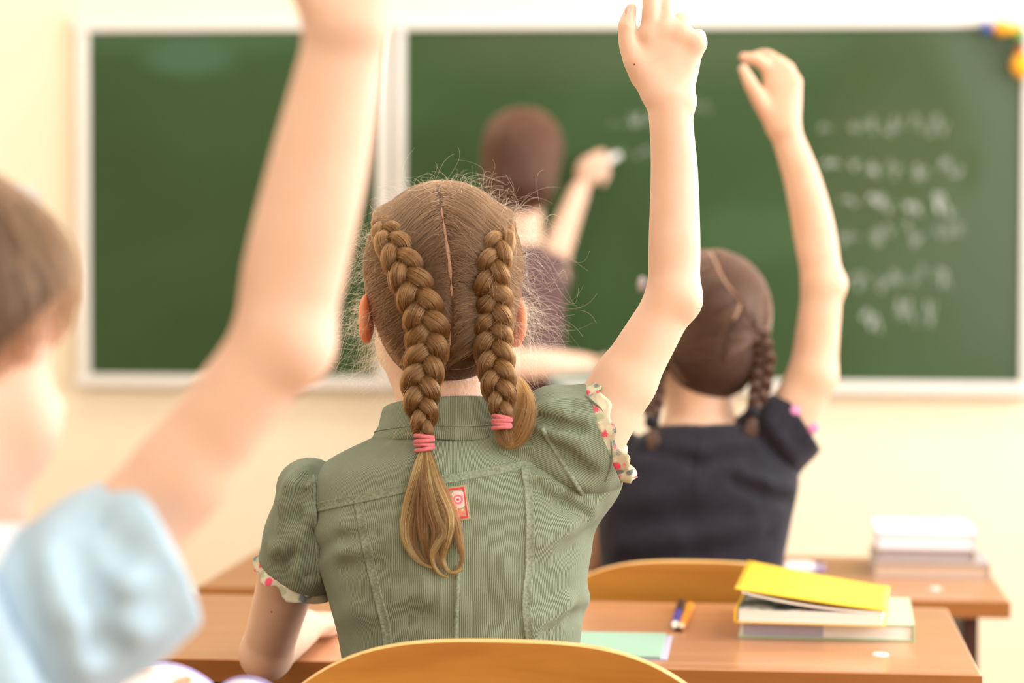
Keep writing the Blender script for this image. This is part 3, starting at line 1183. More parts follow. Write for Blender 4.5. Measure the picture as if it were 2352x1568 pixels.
desk(dk1[0], dk1[1], DESK1_Z, 'brown laminate desk with the yellow book, in front of the girl in green')
desk(dk2[0], dk2[1], DESK2_Z, 'lower brown desk with a white book stack, in front of the girl in navy')
dk0 = WP(2256, 1549, H1 * FPX / (1549 - 574))
DESK0_Z = DESK1_Z
desk(dk1[0] - .18, 1.44, DESK0_Z, 'brown desk at which the boy in light blue sits')


def chair(cx, cy, ztop, label, seat_z):
    t = empty('school_chair', (cx, cy, 0), label, 'chair', 'plywood school chairs')
    # backrest: bent plywood sheet with an arched top
    a, drop, bh, th = .19, .053, .165, .011
    nx, nz = 40, 8
    V_, F_ = [], []
    for side in (0, 1):
        for j in range(nz + 1):
            for i in range(nx + 1):
                u = -1 + 2 * i / nx
                x = a * math.sin(u * math.pi / 2 * .98) / math.sin(math.pi / 2 * .98)
                zt_ = ztop - drop * abs(x / a) ** 3.5
                zb_ = ztop - bh + .030 * abs(x / a) ** 3.5
                z = zb_ + (zt_ - zb_) * j / nz
                y = -.030 * (x / a) ** 2 + .02 * ((ztop - z) / bh) + (th if side else 0)
                V_.append((x, y, z))
    S = (nx + 1) * (nz + 1)
    for j in range(nz):
        for i in range(nx):
            p = j * (nx + 1) + i
            F_.append((p, p + 1, p + nx + 2, p + nx + 1))
            F_.append((S + p, S + p + nx + 1, S + p + nx + 2, S + p + 1))
    br = MB().raw(V_, F_).build('backrest', 'plywood', t, smooth=True)
    rim = [(0, i) for i in range(nx + 1)] + [(j, nx) for j in range(1, nz + 1)] + [(nz, i) for i in range(nx - 1, -1, -1)] + [(j, 0) for j in range(nz - 1, 0, -1)]
    rv, rf = [], []
    n = len(rim)
    for (j, i) in rim:
        q = j * (nx + 1) + i
        f_, b_ = np.array(V_[q]), np.array(V_[S + q])
        c = np.array([0, 0, ztop - bh / 2])
        o_ = (f_ - c)
        o_[1] = 0
        o_ /= np.linalg.norm(o_)
        rv += [f_, f_ * .8 + b_ * .2 + o_ * .002, f_ * .2 + b_ * .8 + o_ * .002, b_]
    for i in range(n):
        k = (i + 1) % n
        for s_ in range(3):
            rf.append((i * 4 + s_, i * 4 + s_ + 1, k * 4 + s_ + 1, k * 4 + s_))
    MB().raw(rv, rf).build('backrest_edge', 'plywood_edge', br, smooth=True)
    # seat
    sv, sf = [], []
    for side in (0, 1):
        for j in range(13):
            for i in range(13):
                u, w = -1 + i / 6, -1 + j / 6
                x = .185 * u * math.sqrt(1 - w * w / 2 * .35)
                y = .03 + .185 + .185 * w * math.sqrt(1 - u * u / 2 * .35)
                z = seat_z - .012 * (1 - u * u) * (1 - w * w) - (.0 if w < .6 else .05 * (w - .6) ** 1.5) - side * .011
                sv.append((x, y, z))
    for j in range(12):
        for i in range(12):
            p = j * 13 + i
            sf.append((p, p + 1, p + 14, p + 13))
            sf.append((169 + p, 169 + p + 13, 169 + p + 14, 169 + p + 1))
    rim = [i for i in range(13)] + [j * 13 + 12 for j in range(1, 13)] + [12 * 13 + i for i in range(11, -1, -1)] + [j * 13 for j in range(11, 0, -1)]
    for i in range(len(rim)):
        p, q = rim[i], rim[(i + 1) % len(rim)]
        sf.append((p, 169 + p, 169 + q, q))
    MB().raw(sv, sf).build('seat', 'plywood', t, smooth=True)
    for s_ in (-1, 1):
        x = s_ * .155
        MB().tube([(x * .9, .028, ztop - .05), (x * .93, .045, ztop - .16), (x, .05, seat_z + .05), (x, .055, seat_z - .03), (x * 1.05, .01, .012)], .011, 10).build('rear_leg', 'steel_tube', t, True)
        MB().tube([(x, .055, seat_z - .024), (x, .34, seat_z - .024), (x, .375, seat_z - .05), (x * 1.05, .40, .012)], .011, 10).build('front_leg', 'steel_tube', t, True)
        for zz in (ztop - .055, ztop - .125):
            MB().tube([(x * .9, .012 - .03 * (.14 / .19) ** 2 - .018, zz), (x * .9, .030, zz)], .0045, 8).build('bolt', 'steel_tube', t, True)
    MB().tube([(-.155, .345, seat_z - .1), (.155, .345, seat_z - .1)], .008, 8).build('cross_bar', 'steel_tube', t, True)
    return t


c1 = WP(1148, 1475, 2.13)
chair(c1[0], c1[1], c1[2], 'varnished plywood chair with arched backrest, nearest the camera', .51)
c2 = WP(1600, 1291, 3.12)
chair(c2[0], c2[1], c2[2], 'varnished plywood chair behind the yellow book, under the girl in navy', .47)
c0 = WP(-260, 1500, 1.25)
chair(c0[0], c0[1], .875, 'varnished plywood chair on which the boy in light blue sits', .51)


# ================================================================== PEOPLE
def smooth01(x):
    x = np.clip(x, 0, 1)
    return x * x * (3 - 2 * x)


def lev(rows):
    """silhouette rows (pixel y, left x, right x, depth of the axis, half depth) -> loft levels"""
    out = []
    for (y, xl, xr, d, b) in rows:
        p, q = V(xl, y, d), V(xr, y, d)
        out.append((float((p[2] + q[2]) / 2), float((p[0] + q[0]) / 2), float(p[1]), float((q[0] - p[0]) / 2), b))
    return out


def seg_dist(P, a, b):
    ba = b - a
    t = np.clip((P - a) @ ba / (ba @ ba + 1e-12), 0, 1)
    return np.linalg.norm(P - a - t[:, None] * ba, axis=1)


def folds(body, lst, dmin, dmax):
    """cloth folds: (pixel polyline, width m, height m; negative height = crease), laid on the cloth surface"""
    segs = []
    for pts, w, h in lst:
        C = body.cast(pts, dmin, dmax)
        for i in range(len(C) - 1):
            segs.append((C[i], C[i + 1], w, h, i, len(C) - 1))

    def post(P, d):
        groups = {}
        lo, hi = P.min(0), P.max(0)
        for a, b, w, h, i, n in segs:
            m = 2.6 * w
            if (np.minimum(a, b) - m > hi).any() or (np.maximum(a, b) + m < lo).any():
                continue
            e = 1.35 * h * np.exp(-(seg_dist(P, a, b) / w) ** 2)
            d = d - e
        return d
    return post


def wob(P, amp, f, seed=0.0):
    return amp * (np.sin(P[:, 0] * f + 1.3 * np.sin(P[:, 2] * f * .7 + seed)) * np.sin(P[:, 2] * f * 1.13 + 2.1 + seed) * np.cos(P[:, 1] * f * .9 + seed * 2))


def ribbon(name, body, px, width, mat, parent, prof=None, n=60, lift=.0008, dmin=2.0, dmax=2.7):
    """stitched seam laid on the cloth along a pixel polyline"""
    p2, _ = resample(np.array(px, float), n)
    C = body.cast([tuple(p) for p in p2], dmin, dmax)
    N = body.grad(C)
    T = np.gradient(C, axis=0)
    T /= np.linalg.norm(T, axis=1)[:, None]
    S_ = np.cross(T, N)
    S_ /= np.linalg.norm(S_, axis=1)[:, None]
    prof = prof or [(-.5, -.0012), (-.42, .0008), (-.30, .0001), (.30, .0001), (.42, .0008), (.5, -.0012)]
    s = np.r_[0, np.cumsum(np.linalg.norm(np.diff(C, axis=0), axis=1))]
    v, q, wl = [], [], []
    m_ = len(prof)
    for i in range(n):
        for (u, h) in prof:
            pk = .00022 * math.sin(s[i] * 2 * math.pi / .0047 + 2 * u + 2 * math.sin(s[i] * 300)) * (.6 + .4 * math.sin(s[i] * 170))
            base = C[i] + S_[i] * u * width
            v.append((base, h + lift + pk))
            wl.append(s[i])
    B = np.array([b for b, _ in v])
    hh = np.array([h for _, h in v])
    B = body.project(B, 0.0, 2)
    B = B + body.grad(B) * hh[:, None]
    for i in range(n - 1):
        for j in range(m_ - 1):
            q.append((i * m_ + j, i * m_ + j + 1, (i + 1) * m_ + j + 1, (i + 1) * m_ + j))
    o = obj_world(name, W(B), q, mat, parent)
    fattr(o.data, 'wale', wl)
    return o


def ruffle(b, n, e1, r1, r2, width, waves, mat, parent, seed=0, amp=.0035):
    """gathered strip standing out from a sleeve hem"""
    e1 = np.asarray(e1, float) - n * np.dot(e1, n)
    e1 /= np.linalg.norm(e1)
    e2 = np.cross(n, e1)
    M, K = 160, 6
    v, q = [], []
    for i in range(M):
        a = 2 * math.pi * i / M
        w1 = math.sin(waves * a + seed) + .5 * math.sin(waves * 1.7 * a + 2 + seed)
        for j in range(K):
            t = j / (K - 1)
            rr = 1 + (amp / r1) * (.7 * w1 * t + .8 * t + .1)
            ax = -.002 + width * t * (1 + .16 * math.sin(waves * .6 * a + seed * 2)) + .0025 * t * math.cos(waves * a * 1.3 + seed)
            v.append(b + e1 * r1 * rr * math.cos(a) + e2 * r2 * rr * math.sin(a) + n * ax)
    for i in range(M):
        k = (i + 1) % M
        for j in range(K - 1):
            q.append((i * K + j, k * K + j, k * K + j + 1, i * K + j + 1))
    o = obj_world('ruffle', W(np.array(v)), q, mat, parent)
    md = o.modifiers.new('thickness', 'SOLIDIFY')
    md.thickness = .0009
    return o


def lower_body(root, hip, seat_z, mat, fwd=.36, wid=.075, thick=.058):
    """seated legs in trousers and shoes, from the hips (V point) forward"""
    B = Body()
    hx, hy = hip[0], hip[1]
    hz = seat_z + thick + .012
    B.ell((hx, hy, hz + .02), (.125, .095, .075), k=.03)
    B.cone((hx, hy, hz), (hx, hy, hip[2]), .09, .088, .04)
    for s_ in (-1, 1):
        B.cone((hx + s_ * wid * .8, hy + .03, hz), (hx + s_ * wid * 1.1, hy + fwd, hz), thick + .008, thick * .86, .04)
        B.cone((hx + s_ * wid * 1.1, hy + fwd, hz), (hx + s_ * wid * 1.1, hy + fwd - .02, .09), thick * .84, thick * .62, .02)
    body_mesh('trousers', B, .006, (hx - .26, hy - .18, .03), (hx + .26, hy + fwd + .12, hip[2] + .1), mat, root)
    for s_ in (-1, 1):
        S = Body()
        x, y = hx + s_ * wid * 1.1, hy + fwd - .02
        S.cone((x, y - .03, .034), (x, y + .12, .03), .033, .030, .01)
        S.cone((x, y - .01, .04), (x, y, .10), .034, .030, .02)
        S.plane((0, 0, .004), (0, 0, -1), .003)
        body_mesh('shoe', S, .005, (x - .06, y - .1, -.01), (x + .06, y + .2, .16), 'shoe_leather', root)


def hair_flow(cap, PA, BR, n, amap, root=(0.0, 0.65), K=14, lift=(.0006, .0038), side=None, sag=0.0, clump=60, end_lift=.0058):
    """hairs lying on the head from points of the curve PA to points of the curve BR"""
    ua, ub = np.linspace(0, 1, len(PA)), np.linspace(0, 1, len(BR))
    nc = max(3, n // clump)
    ca = RNG.uniform(0, 1, nc)
    ci = RNG.integers(0, nc, n)
    a = np.clip(np.where(RNG.random(n) < .6, ca[ci] + RNG.normal(0, .012, n), RNG.uniform(0, 1, n)), 0, 1)
    b = np.clip(np.interp(a, amap[0], amap[1]) + RNG.normal(0, .022, n) * np.where(RNG.random(n) < .10, 2.6, 1.0), 0, 1)
    A = np.stack([np.interp(a, ua, PA[:, i]) for i in range(3)], 1)
    B = np.stack([np.interp(b, ub, BR[:, i]) for i in range(3)], 1)
    f0 = root[0] + (root[1] - root[0]) * RNG.random(n) ** 1.3
    t = f0[:, None] + (1 - f0)[:, None] * np.linspace(0, 1, K)[None]
    P = A[:, None] * (1 - t)[..., None] + B[:, None] * t[..., None]
    P[..., 2] += (sag * np.sin(np.pi * t))
    cl = RNG.normal(0, 1, (nc, 3))[ci] * .0030
    ph = RNG.uniform(0, 6.28, (n, 1))
    wv = .0018 * np.sin(t * RNG.uniform(3, 9, (n, 1)) + ph)
    P += cl[:, None] * np.sin(np.pi * t)[..., None]
    P[..., 2] += wv
    P[..., 0] += .5 * wv
    L = RNG.uniform(lift[0], lift[1], n)[:, None] * np.ones_like(t) + .0006 * np.sin(t * 5 + ph) + end_lift * smooth01((t - .72) / .28)
    flat = P.reshape(-1, 3)
    flat = cap.project(flat, L.reshape(-1), 2)
    return flat.reshape(n, K, 3)


def flyaways(starts, dirs, lens, curl, K=16, seed=0):
    n = len(starts)
    t = np.linspace(0, 1, K)
    out = np.zeros((n, K, 3))
    rg = np.random.default_rng(seed)
    for i in range(n):
        d = dirs[i] / np.linalg.norm(dirs[i])
        o1 = np.cross(d, rg.normal(0, 1, 3))
        o1 /= np.linalg.norm(o1)
        o2 = np.cross(d, o1)
        R_ = curl * rg.uniform(.3, 1.4) * lens[i]
        w = rg.uniform(1.5, 6.5)
        ph = rg.uniform(0, 6.28)
        out[i] = (starts[i] + d * (lens[i] * t)[:, None] + o1 * (R_ * t * np.sin(w * t + ph))[:, None] + o2 * (R_ * t * np.cos(w * t + ph))[:, None]
                  + np.array([0, 0, -1]) * (lens[i] * .25 * t * t)[:, None])
    return out


# ------------------------------------------------------------------ girl in the green corduroy shirt
D = 2.36
base = W(V(1040, 784, D))
g1 = empty('person', (base[0], base[1], 0), 'girl with two blonde braids in a green corduroy shirt, right arm raised, seated centre', 'person')
B = Body()
TORSO1 = [(985, 905, 1195, D, .060), (1010, 850, 1232, D, .064), (1040, 775, 1275, D, .072), (1075, 722, 1312, D, .080), (1120, 712, 1345, D, .086), (1165, 718, 1358, D, .090),
          (1250, 728, 1362, D, .093), (1330, 742, 1348, D, .092), (1400, 760, 1342, D, .090), (1470, 782, 1332, D, .090), (1568, 792, 1328, D, .092), (1760, 780, 1336, D, .098)]
B.loft(lev(TORSO1), inset=.009, k=.02)
H1s = 1.0
R1 = rot('Z', 8) @ rot('Y', 1.5)
O1 = V(1012, 722, 2.392)
T1 = head_prims(B, O1, R1, H1s)
B.cone(V(1012, 800, 2.39), V(1022, 1010, 2.372), .043, .046, .03)
# raised right arm
nw = np.array([0, 1.0, 0])
el = V(1547, 683, 2.335)
B.cone(V(1300, 1085, 2.35), V(1435, 875, 2.34), .040, .0295, .03)
B.cone(V(1435, 875, 2.34), el, .0295, .0238, .01)
B.ell(V(1576, 692, 2.328), (.0115, .013, .013), k=.014)
B.chain([el, V(1549, 575, 2.333), V(1549, 400, 2.325), V(1543, 300, 2.318), V(1537, 222, 2.315)], [.0243, .0252, .0228, .0212, .0218], .012, flat=(nw, .86))
B.ell(V(1583, 232, 2.313), (.006, .007, .008), k=.012)
hd = 2.312
# hand: back of the hand towards the camera
for (a, b, r1_, r2_) in (((1516, 222), (1492, 84), .0120, .0094), ((1530, 220), (1527, 72), .0120, .0096), ((1545, 220), (1563, 80), .0115, .0092), ((1558, 222), (1596, 100), .0110, .0090)):
    B.cone(V(a[0], a[1], hd + .003), V(b[0], b[1], hd), r1_, r2_, .008)
B.ell(V(1540, 150, hd + .006), (.025, .0105, .032), k=.010)
for (c, r) in (((1491, 76), .0082), ((1527, 64), .0084), ((1565, 74), .0082), ((1602, 98), .0082)):
    B.ell(V(c[0], c[1], hd - .003), (r, r, r), k=.010)
B.chain([V(1492, 82, hd), V(1496, 5, hd - .004), V(1498, -62, hd + .004), V(1499, -108, hd + .014)], [.0090, .0084, .0076, .0062], .004)
B.chain([V(1528, 70, hd), V(1526, -8, hd + .003), V(1523, -88, hd + .006), V(1522, -140, hd + .012)], [.0090, .0086, .0078, .0063], .003)
B.chain([V(1564, 76, hd), V(1566, 47, hd + .010), V(1563, 52, hd + .036), V(1556, 82, hd + .050)], [.0088, .0078, .0072, .0062], .003)
B.chain([V(1601, 98, hd), V(1604, 84, hd + .014), V(1594, 98, hd + .032), V(1585, 120, hd + .038)], [.0084, .0076, .0066, .0058], .003)
B.cone(V(1502, 205, hd + .004), V(1462, 138, hd + .002), .0140, .0125, .010)
B.chain([V(1464, 142, hd + .002), V(1446, 108, hd), V(1440, 60, hd - .003), V(1450, 20, hd - .001)], [.0118, .0100, .0084, .0056], .0035)
B.ell(V(1441, 60, hd - .005), (.0075, .0070, .0060), k=.004)
B.ell(V(1480, 150, hd + .008), (.012, .009, .020), rot('Y', 22), k=.008)
# resting left arm
B.cone(V(724, 1150, 2.367), V(668, 1300, 2.41), .026, .0295, .02)
B.cone(V(668, 1300, 2.41), V(612, 1500, 2.50), .0300, .0258, .012)
B.ell(V(607, 1518, 2.487), (.0145, .015, .015), k=.014)
B.chain([V(612, 1500, 2.50), V(655, 1468, 2.58), V(705, 1438, 2.69)], [.0258, .0245, .0185], .012)
h0 = V(705, 1438, 2.69)
B.ell(V(732, 1430, 2.735), (.024, .03, .012), rot('Z', -30), k=.014)
for (dx, y_, dl) in ((-14, 1424, .085), (0, 1426, .092), (13, 1428, .088), (25, 1433, .075)):
    B.chain([V(735 + dx * .7, 1430, 2.75), V(748 + dx, y_, 2.75 + dl * .5), V(757 + dx, y_ + 6, 2.75 + dl)], [.0085, .0078, .0062], .006)
B.chain([V(722, 1440, 2.71), V(745, 1446, 2.74), V(762, 1448, 2.77)], [.011, .0085, .0065], .008)
g1body = body_mesh('body', B, .0022, V(540, 1400, D) - np.array([.03, .25, .25]), np.array([V(1640, 0, 2.3)[0] + .02, 2.92, V(0, -175, 2.31)[2] + .01]), 'skin_fair', g1,
                   flush_glow=[(T1(e * .078, -.014, -.006 + dz), .022, 1.0) for e in (-1, 1) for dz in (-.014, .012)] + [(V(x, y, hd - .006), .008, .08) for x, y in ((1490, 74), (1527, 62), (1566, 74), (1603, 95), (1448, 112), (1437, 60))]
                   + [(V(1580, 700, 2.31), .022, .14), (V(607, 1525, 2.48), .022, .18), (V(1010, 880, 2.33), .04, .12)])
eyes(T1, R1, H1s, g1body)
# thumb nail, moles
ball('nail', W(V(1444, 26, hd - .0055)), (.0040, .0022, .0062), 'nail', g1body, 10, R=_RY @ rot('Z', 40) @ rot('Y', 18))
for (px, py, r, dm) in ((1457, 148, .0009, 2.2), (624, 1405, .0008, 2.2)):
    c = B.cast([(px, py)], dm, 2.8)[0]
    ball('mole', W(c), r, 'mole', g1body, 8)
lower_body(g1, V(1050, 1560, D), .51, 'denim')

# shirt
S1 = Body()
S1.loft(lev(TORSO1), k=.02)
S1.cone(V(1250, 1090, D), V(1325, 1085, 2.35), .058, .046, .03)
S1.p[-1] = S1.p[-1]
S1.post = None
_f1 = folds(S1, [([(1215, 1088), (1280, 1128), (1352, 1168)], .009, .0045), ([(1225, 1112), (1290, 1150), (1345, 1178)], .008, -.0045),
                 ([(1235, 1240), (1300, 1215), (1352, 1190)], .011, .003), ([(1250, 1300), (1310, 1262), (1355, 1225)], .012, -.003),
                 ([(735, 1300), (790, 1262), (850, 1245)], .010, .0035), ([(735, 1270), (790, 1240), (860, 1228)], .008, -.003), ([(738, 1330), (800, 1300), (870, 1300)], .010, -.003),
                 ([(732, 1225), (790, 1205), (850, 1205)], .010, .0025), ([(1160, 1010), (1225, 1035), (1275, 1030)], .012, .005), ([(1150, 1035), (1215, 1060), (1270, 1048)], .010, -.003),
                 ([(1240, 1420), (1300, 1388), (1345, 1375)], .010, .0045), ([(1255, 1445), (1310, 1412), (1340, 1402)], .009, -.004), ([(1130, 1470), (1215, 1432), (1290, 1425)], .012, .003),
                 ([(905, 1380), (980, 1350), (1050, 1345)], .016, .002), ([(860, 1075), (950, 1070), (1030, 1085)], .016, .002), ([(900, 1440), (950, 1420), (1040, 1440)], .014, -.0025),
                 ([(1090, 1240), (1150, 1290), (1180, 1360)], .018, .002), ([(780, 1420), (820, 1400), (860, 1410)], .012, .003)], 2.1, 2.6)
S1.post = lambda P, d: _f1(P, d) - wob(P, .0009, 60)
neck0 = V(1022, 975, 2.372)
S1mesh = Body()
S1mesh.p = list(S1.p)
S1mesh.post = S1.post
S1mesh.cone(V(1015, 850, 2.385), V(1022, 1012, 2.372), .050, .056, .004, 's')
xc, yc = V(1040, 1200, D)[0], V(1040, 1200, D)[1]
wl1 = lambda P: .118 * np.arctan2((P[:, 0] - xc) / .135, (yc - P[:, 1]) / .092) + .06 * (P[:, 2] - .85) * (P[:, 0] - xc)
shirt1 = body_mesh('shirt', S1mesh, .0025, V(700, 1800, D) - np.array([.02, .14, 0]), V(1400, 950, D) + np.array([.02, .14, 0]), 'corduroy', g1, wale=wl1)


def sleeve(a, b, n, ra, rb, extra, fold_list, parent, hem_r, ref, dmin, dmax, mat='corduroy', h=.0021, hollow=.0065, flat=None, bulge=0.0, wamp=.0008):
    S = Body()
    a, b, n = np.asarray(a), np.asarray(b), np.asarray(n, float)
    n = n / np.linalg.norm(n)
    far = b + n * .03
    u = (b - a) / np.linalg.norm(b - a)
    m_ = (a + b) / 2
    S.cone(a, m_, ra, (ra + rb) / 2 + bulge, .02, flat=flat)
    S.cone(m_, far, (ra + rb) / 2 + bulge, rb, .01, flat=flat)
    for c, r in extra:
        S.ell(c, r, k=.025)
    fo = folds(S, fold_list, dmin, dmax) if fold_list else None
    core = Body()
    core.p = list(S.p)

    def post(P, d):
        if fo is not None:
            d = fo(P, d)
        d = d - wob(P, wamp, 85, 1.0)
        s_ = (P - b) @ n
        # hollow towards the hem, then cut at the hem plane
        d = np.maximum(d, np.where(s_ > -.030, -(d + hollow), d))
        return np.maximum(d, s_)
    S.post = post
    mn = np.minimum(a, b) - max(ra, rb) - bulge - .03
    mx_ = np.maximum(a, b) + max(ra, rb) + bulge + .03
    pos, q = S.mesh(h, mn, mx_, smooth=2)
    o = obj_world('sleeve', W(pos), q, mat, parent)
    e1 = np.asarray(ref, float) - u * np.dot(ref, u)
    e1 /= np.linalg.norm(e1)
    e2 = np.cross(u, e1)
    rel = pos - a
    fattr(o.data, 'wale', hem_r * np.arctan2(rel @ e2, rel @ e1))
    full = Body()
    full.p = list(S.p)
    full.post = (lambda P, d: fo(P, d)) if fo is not None else None
    return o, full


bR = V(1388, 994, 2.338)
nR = np.array([.94, -.05, .34])
slR, slRb = sleeve(V(1268, 1048, 2.352), bR, nR, .056, .0485, [(V(1262, 965, 2.345), (.018, .030, .020)), (V(1250, 944, 2.340), (.008, .022, .012)), (V(1278, 940, 2.335), (.012, .022, .010))],
                   [([(1238, 940), (1262, 936), (1300, 952), (1350, 962)], .0055, .0055), ([(1240, 962), (1275, 978), (1330, 990)], .006, -.0065), ([(1245, 985), (1275, 1000), (1335, 1010)], .006, .0055),
                    ([(1262, 1010), (1305, 1050), (1345, 1090)], .010, -.006), ([(1272, 995), (1320, 1030), (1370, 1060)], .010, .003),
                    ([(1300, 1095), (1345, 1110), (1390, 1110)], .010, .004), ([(1290, 925), (1330, 925), (1360, 930)], .007, .003)],
                   shirt1, .05, np.array([0, -1.0, 0]), 2.1, 2.6, bulge=.003)
ruffle(bR, nR / np.linalg.norm(nR), (0, 0, 1), .0495, .0490, .0150, 9, 'floral_cotton', slR, 1)
bL = V(682, 1314, 2.40)
nL = np.array([-.42, .30, -.86])
slL, slLb = sleeve(V(718, 1140, 2.362), bL, nL, .0340, .0375, [(V(704, 1112, 2.362), (.018, .034, .018)), (V(728, 1250, 2.37), (.020, .04, .045))],
                   [([(716, 1072), (690, 1085), (668, 1120)], .004, .0035), ([(718, 1086), (696, 1100), (678, 1140)], .004, -.0035), ([(718, 1100), (700, 1118), (690, 1160)], .004, .003), ([(700, 1075), (672, 1110), (655, 1160), (650, 1210)], .009, .0045), ([(712, 1085), (690, 1130), (680, 1190)], .009, -.004),
                    ([(715, 1180), (690, 1225), (655, 1255), (632, 1262)], .008, .005), ([(720, 1230), (712, 1280), (708, 1320)], .006, -.008),
                    ([(700, 1215), (670, 1270), (650, 1300)], .010, -.003), ([(690, 1260), (690, 1310), (690, 1340)], .010, .004)],
                   shirt1, .034, np.array([0, -1.0, 0]), 2.1, 2.7, bulge=.002)
ruffle(bL, nL / np.linalg.norm(nL), (1, 0, 0), .0385, .0385, .0110, 7, 'floral_cotton', slL, 4)

# seams
ridge = [(-.5, -.001), (-.2, .0008), (.05, .0015), (.3, .0005), (.5, -.0012)]
for px, wdt, pr in (([(724, 1166), (860, 1137), (1000, 1105), (1130, 1082), (1276, 1053)], .0095, None),
                    ([(822, 1148), (840, 1245), (866, 1360), (885, 1440), (892, 1505)], .0095, None),
                    ([(1207, 1076), (1217, 1180), (1215, 1290), (1208, 1380), (1216, 1465)], .0095, None),
                    ([(1052, 1300), (1049, 1380), (1046, 1485)], .0055, ridge)):
    ribbon('seam', S1, px, wdt, 'corduroy_seam', shirt1, pr)
ribbon('seam', slLb, [(720, 1090), (724, 1170), (728, 1250), (735, 1335)], .004, 'corduroy_seam', shirt1, ridge, lift=.0012)
ribbon('seam', slRb, [(1246, 985), (1272, 1030), (1305, 1085), (1335, 1130), (1352, 1156)], .0055, 'corduroy_seam', shirt1, ridge, lift=.0012)
ribbon('hem_stitch', slRb, [(1345, 910), (1385, 945), (1402, 1000), (1405, 1060), (1392, 1105)], .0022, 'corduroy_seam', slR, ridge, lift=.0004)

# collar: stand and fold, open at the front
cc = V(1036, 950, 2.368)
ztop, zbot = V(1036, 906, D)[2], V(1036, 992, D)[2]
sec = [(-.0060, -.020), (-.0058, -.004), (-.0040, .0), (-.0012, .0016), (.0015, .0), (.0030, -.006), (.0050, -.018), (.0096, -.030), (.0120, -.036), (.0104, -.0374), (.0030, -.034), (.0, -.026), (-.0035, -.022)]
v, q, wl = [], [], []
M = 150
for i in range(M):
    ph = math.radians(-158 + 316 * i / (M - 1))
    c, s_ = math.sin(ph), -math.cos(ph)
    drop = .018 * (1 - math.cos(ph)) / 2 * 1.4
    for (dr, dz) in sec:
        fl = 1 + .25 * smooth01(np.array(-dz / .037))
        ra, rb = .0655 + dr * fl, .0590 + dr * fl
        zz = ztop + dz * (1.0 + .06 * math.cos(3 * ph)) - drop + .0025 * math.sin(ph) - .0012 * math.sin(ph * 5) * (-dz / .03)
        v.append((cc[0] + ra * c, cc[1] + rb * s_, zz))
        wl.append(ph * .066)
m_ = len(sec)
for i in range(M - 1):
    for j in range(m_):
        k = (j + 1) % m_
        q.append((i * m_ + j, (i + 1) * m_ + j, (i + 1) * m_ + k, i * m_ + k))
q.append((0, 3, 6, 9))
q.append(tuple((M - 1) * m_ + j for j in (9, 6, 3, 0)))
collar = obj_world('collar', W(np.array(v)), q, 'corduroy', shirt1)
fattr(collar.data, 'wale', wl)
st = MB()
pts = []
for i in range(8, M - 8):
    p = np.array(v[i * m_ + 7]) * .55 + np.array(v[i * m_ + 6]) * .45
    o_ = np.array([p[0] - cc[0], p[1] - cc[1], 0])
    pts.append(W(p + o_ / np.linalg.norm(o_) * .0004) - chain(collar))
st.tube(pts, .0007, 6).build('collar_stitch', 'corduroy_seam', collar, True)
fattr(collar.children[0].data, 'wale', np.zeros(len(collar.children[0].data.vertices)))

# embroidered patch
nu, nv = 70, 92
px = []
for j in range(nv):
    for i in range(nu):
        u, w = i / (nu - 1), j / (nv - 1)
        a, b_, c_, d_ = np.array([1006, 1120.]), np.array([1072, 1111.]), np.array([1084, 1194.]), np.array([1018, 1203.])
        p = a * (1 - u) * (1 - w) + b_ * u * (1 - w) + c_ * u * w + d_ * (1 - u) * w
        px.append(tuple(p))
C = S1.cast(px, 2.1, 2.5)
N = S1.grad(C)
U, Wv = np.meshgrid(np.linspace(0, 1, nu), np.linspace(0, 1, nv))
U, Wv = U.ravel(), Wv.ravel()
edge = np.minimum(np.minimum(U, 1 - U) * .72, np.minimum(Wv, 1 - Wv))
col = np.tile(np.array([.36, .33, .22]), (len(U), 1))
rn = RNG.random(len(U))
col[edge < .055] = np.array([.30, .29, .17])
rd = (edge >= .075) & (edge < .125)
col[rd] = np.array([.60, .045, .05])
ins = edge >= .125
col[ins] = np.array([.34, .32, .20])
for (cu, cw, rad, c_) in ((.62, .40, .24, (.80, .50, .46)), (.62, .40, .13, (.82, .16, .20)), (.62, .40, .075, (.85, .55, .5)), (.62, .40, .035, (.6, .05, .08)), (.35, .66, .17, (.85, .42, .25)), (.35, .66, .09, (.86, .62, .2)),
                          (.68, .76, .10, (.70, .20, .16)), (.72, .70, .03, (.75, .6, .2)), (.28, .32, .10, (.30, .36, .16)), (.5, .84, .08, (.72, .42, .38))):
    col[ins & (np.hypot((U - cu) * .75, Wv - cw) < rad)] = c_
col *= (.8 + .4 * rn)[:, None]
hh = np.where(edge < .02, -.0006, .0012 + .0006 * (rd | (ins & (col[:, 0] > .5)))) + .0003 * rn
q = [(j * nu + i, (j + 1) * nu + i, (j + 1) * nu + i + 1, j * nu + i + 1) for j in range(nv - 1) for i in range(nu - 1)]
o = obj_world('patch', W(C + N * hh[:, None]), q, 'printed', shirt1)
cattr(o.data, 'print', col)

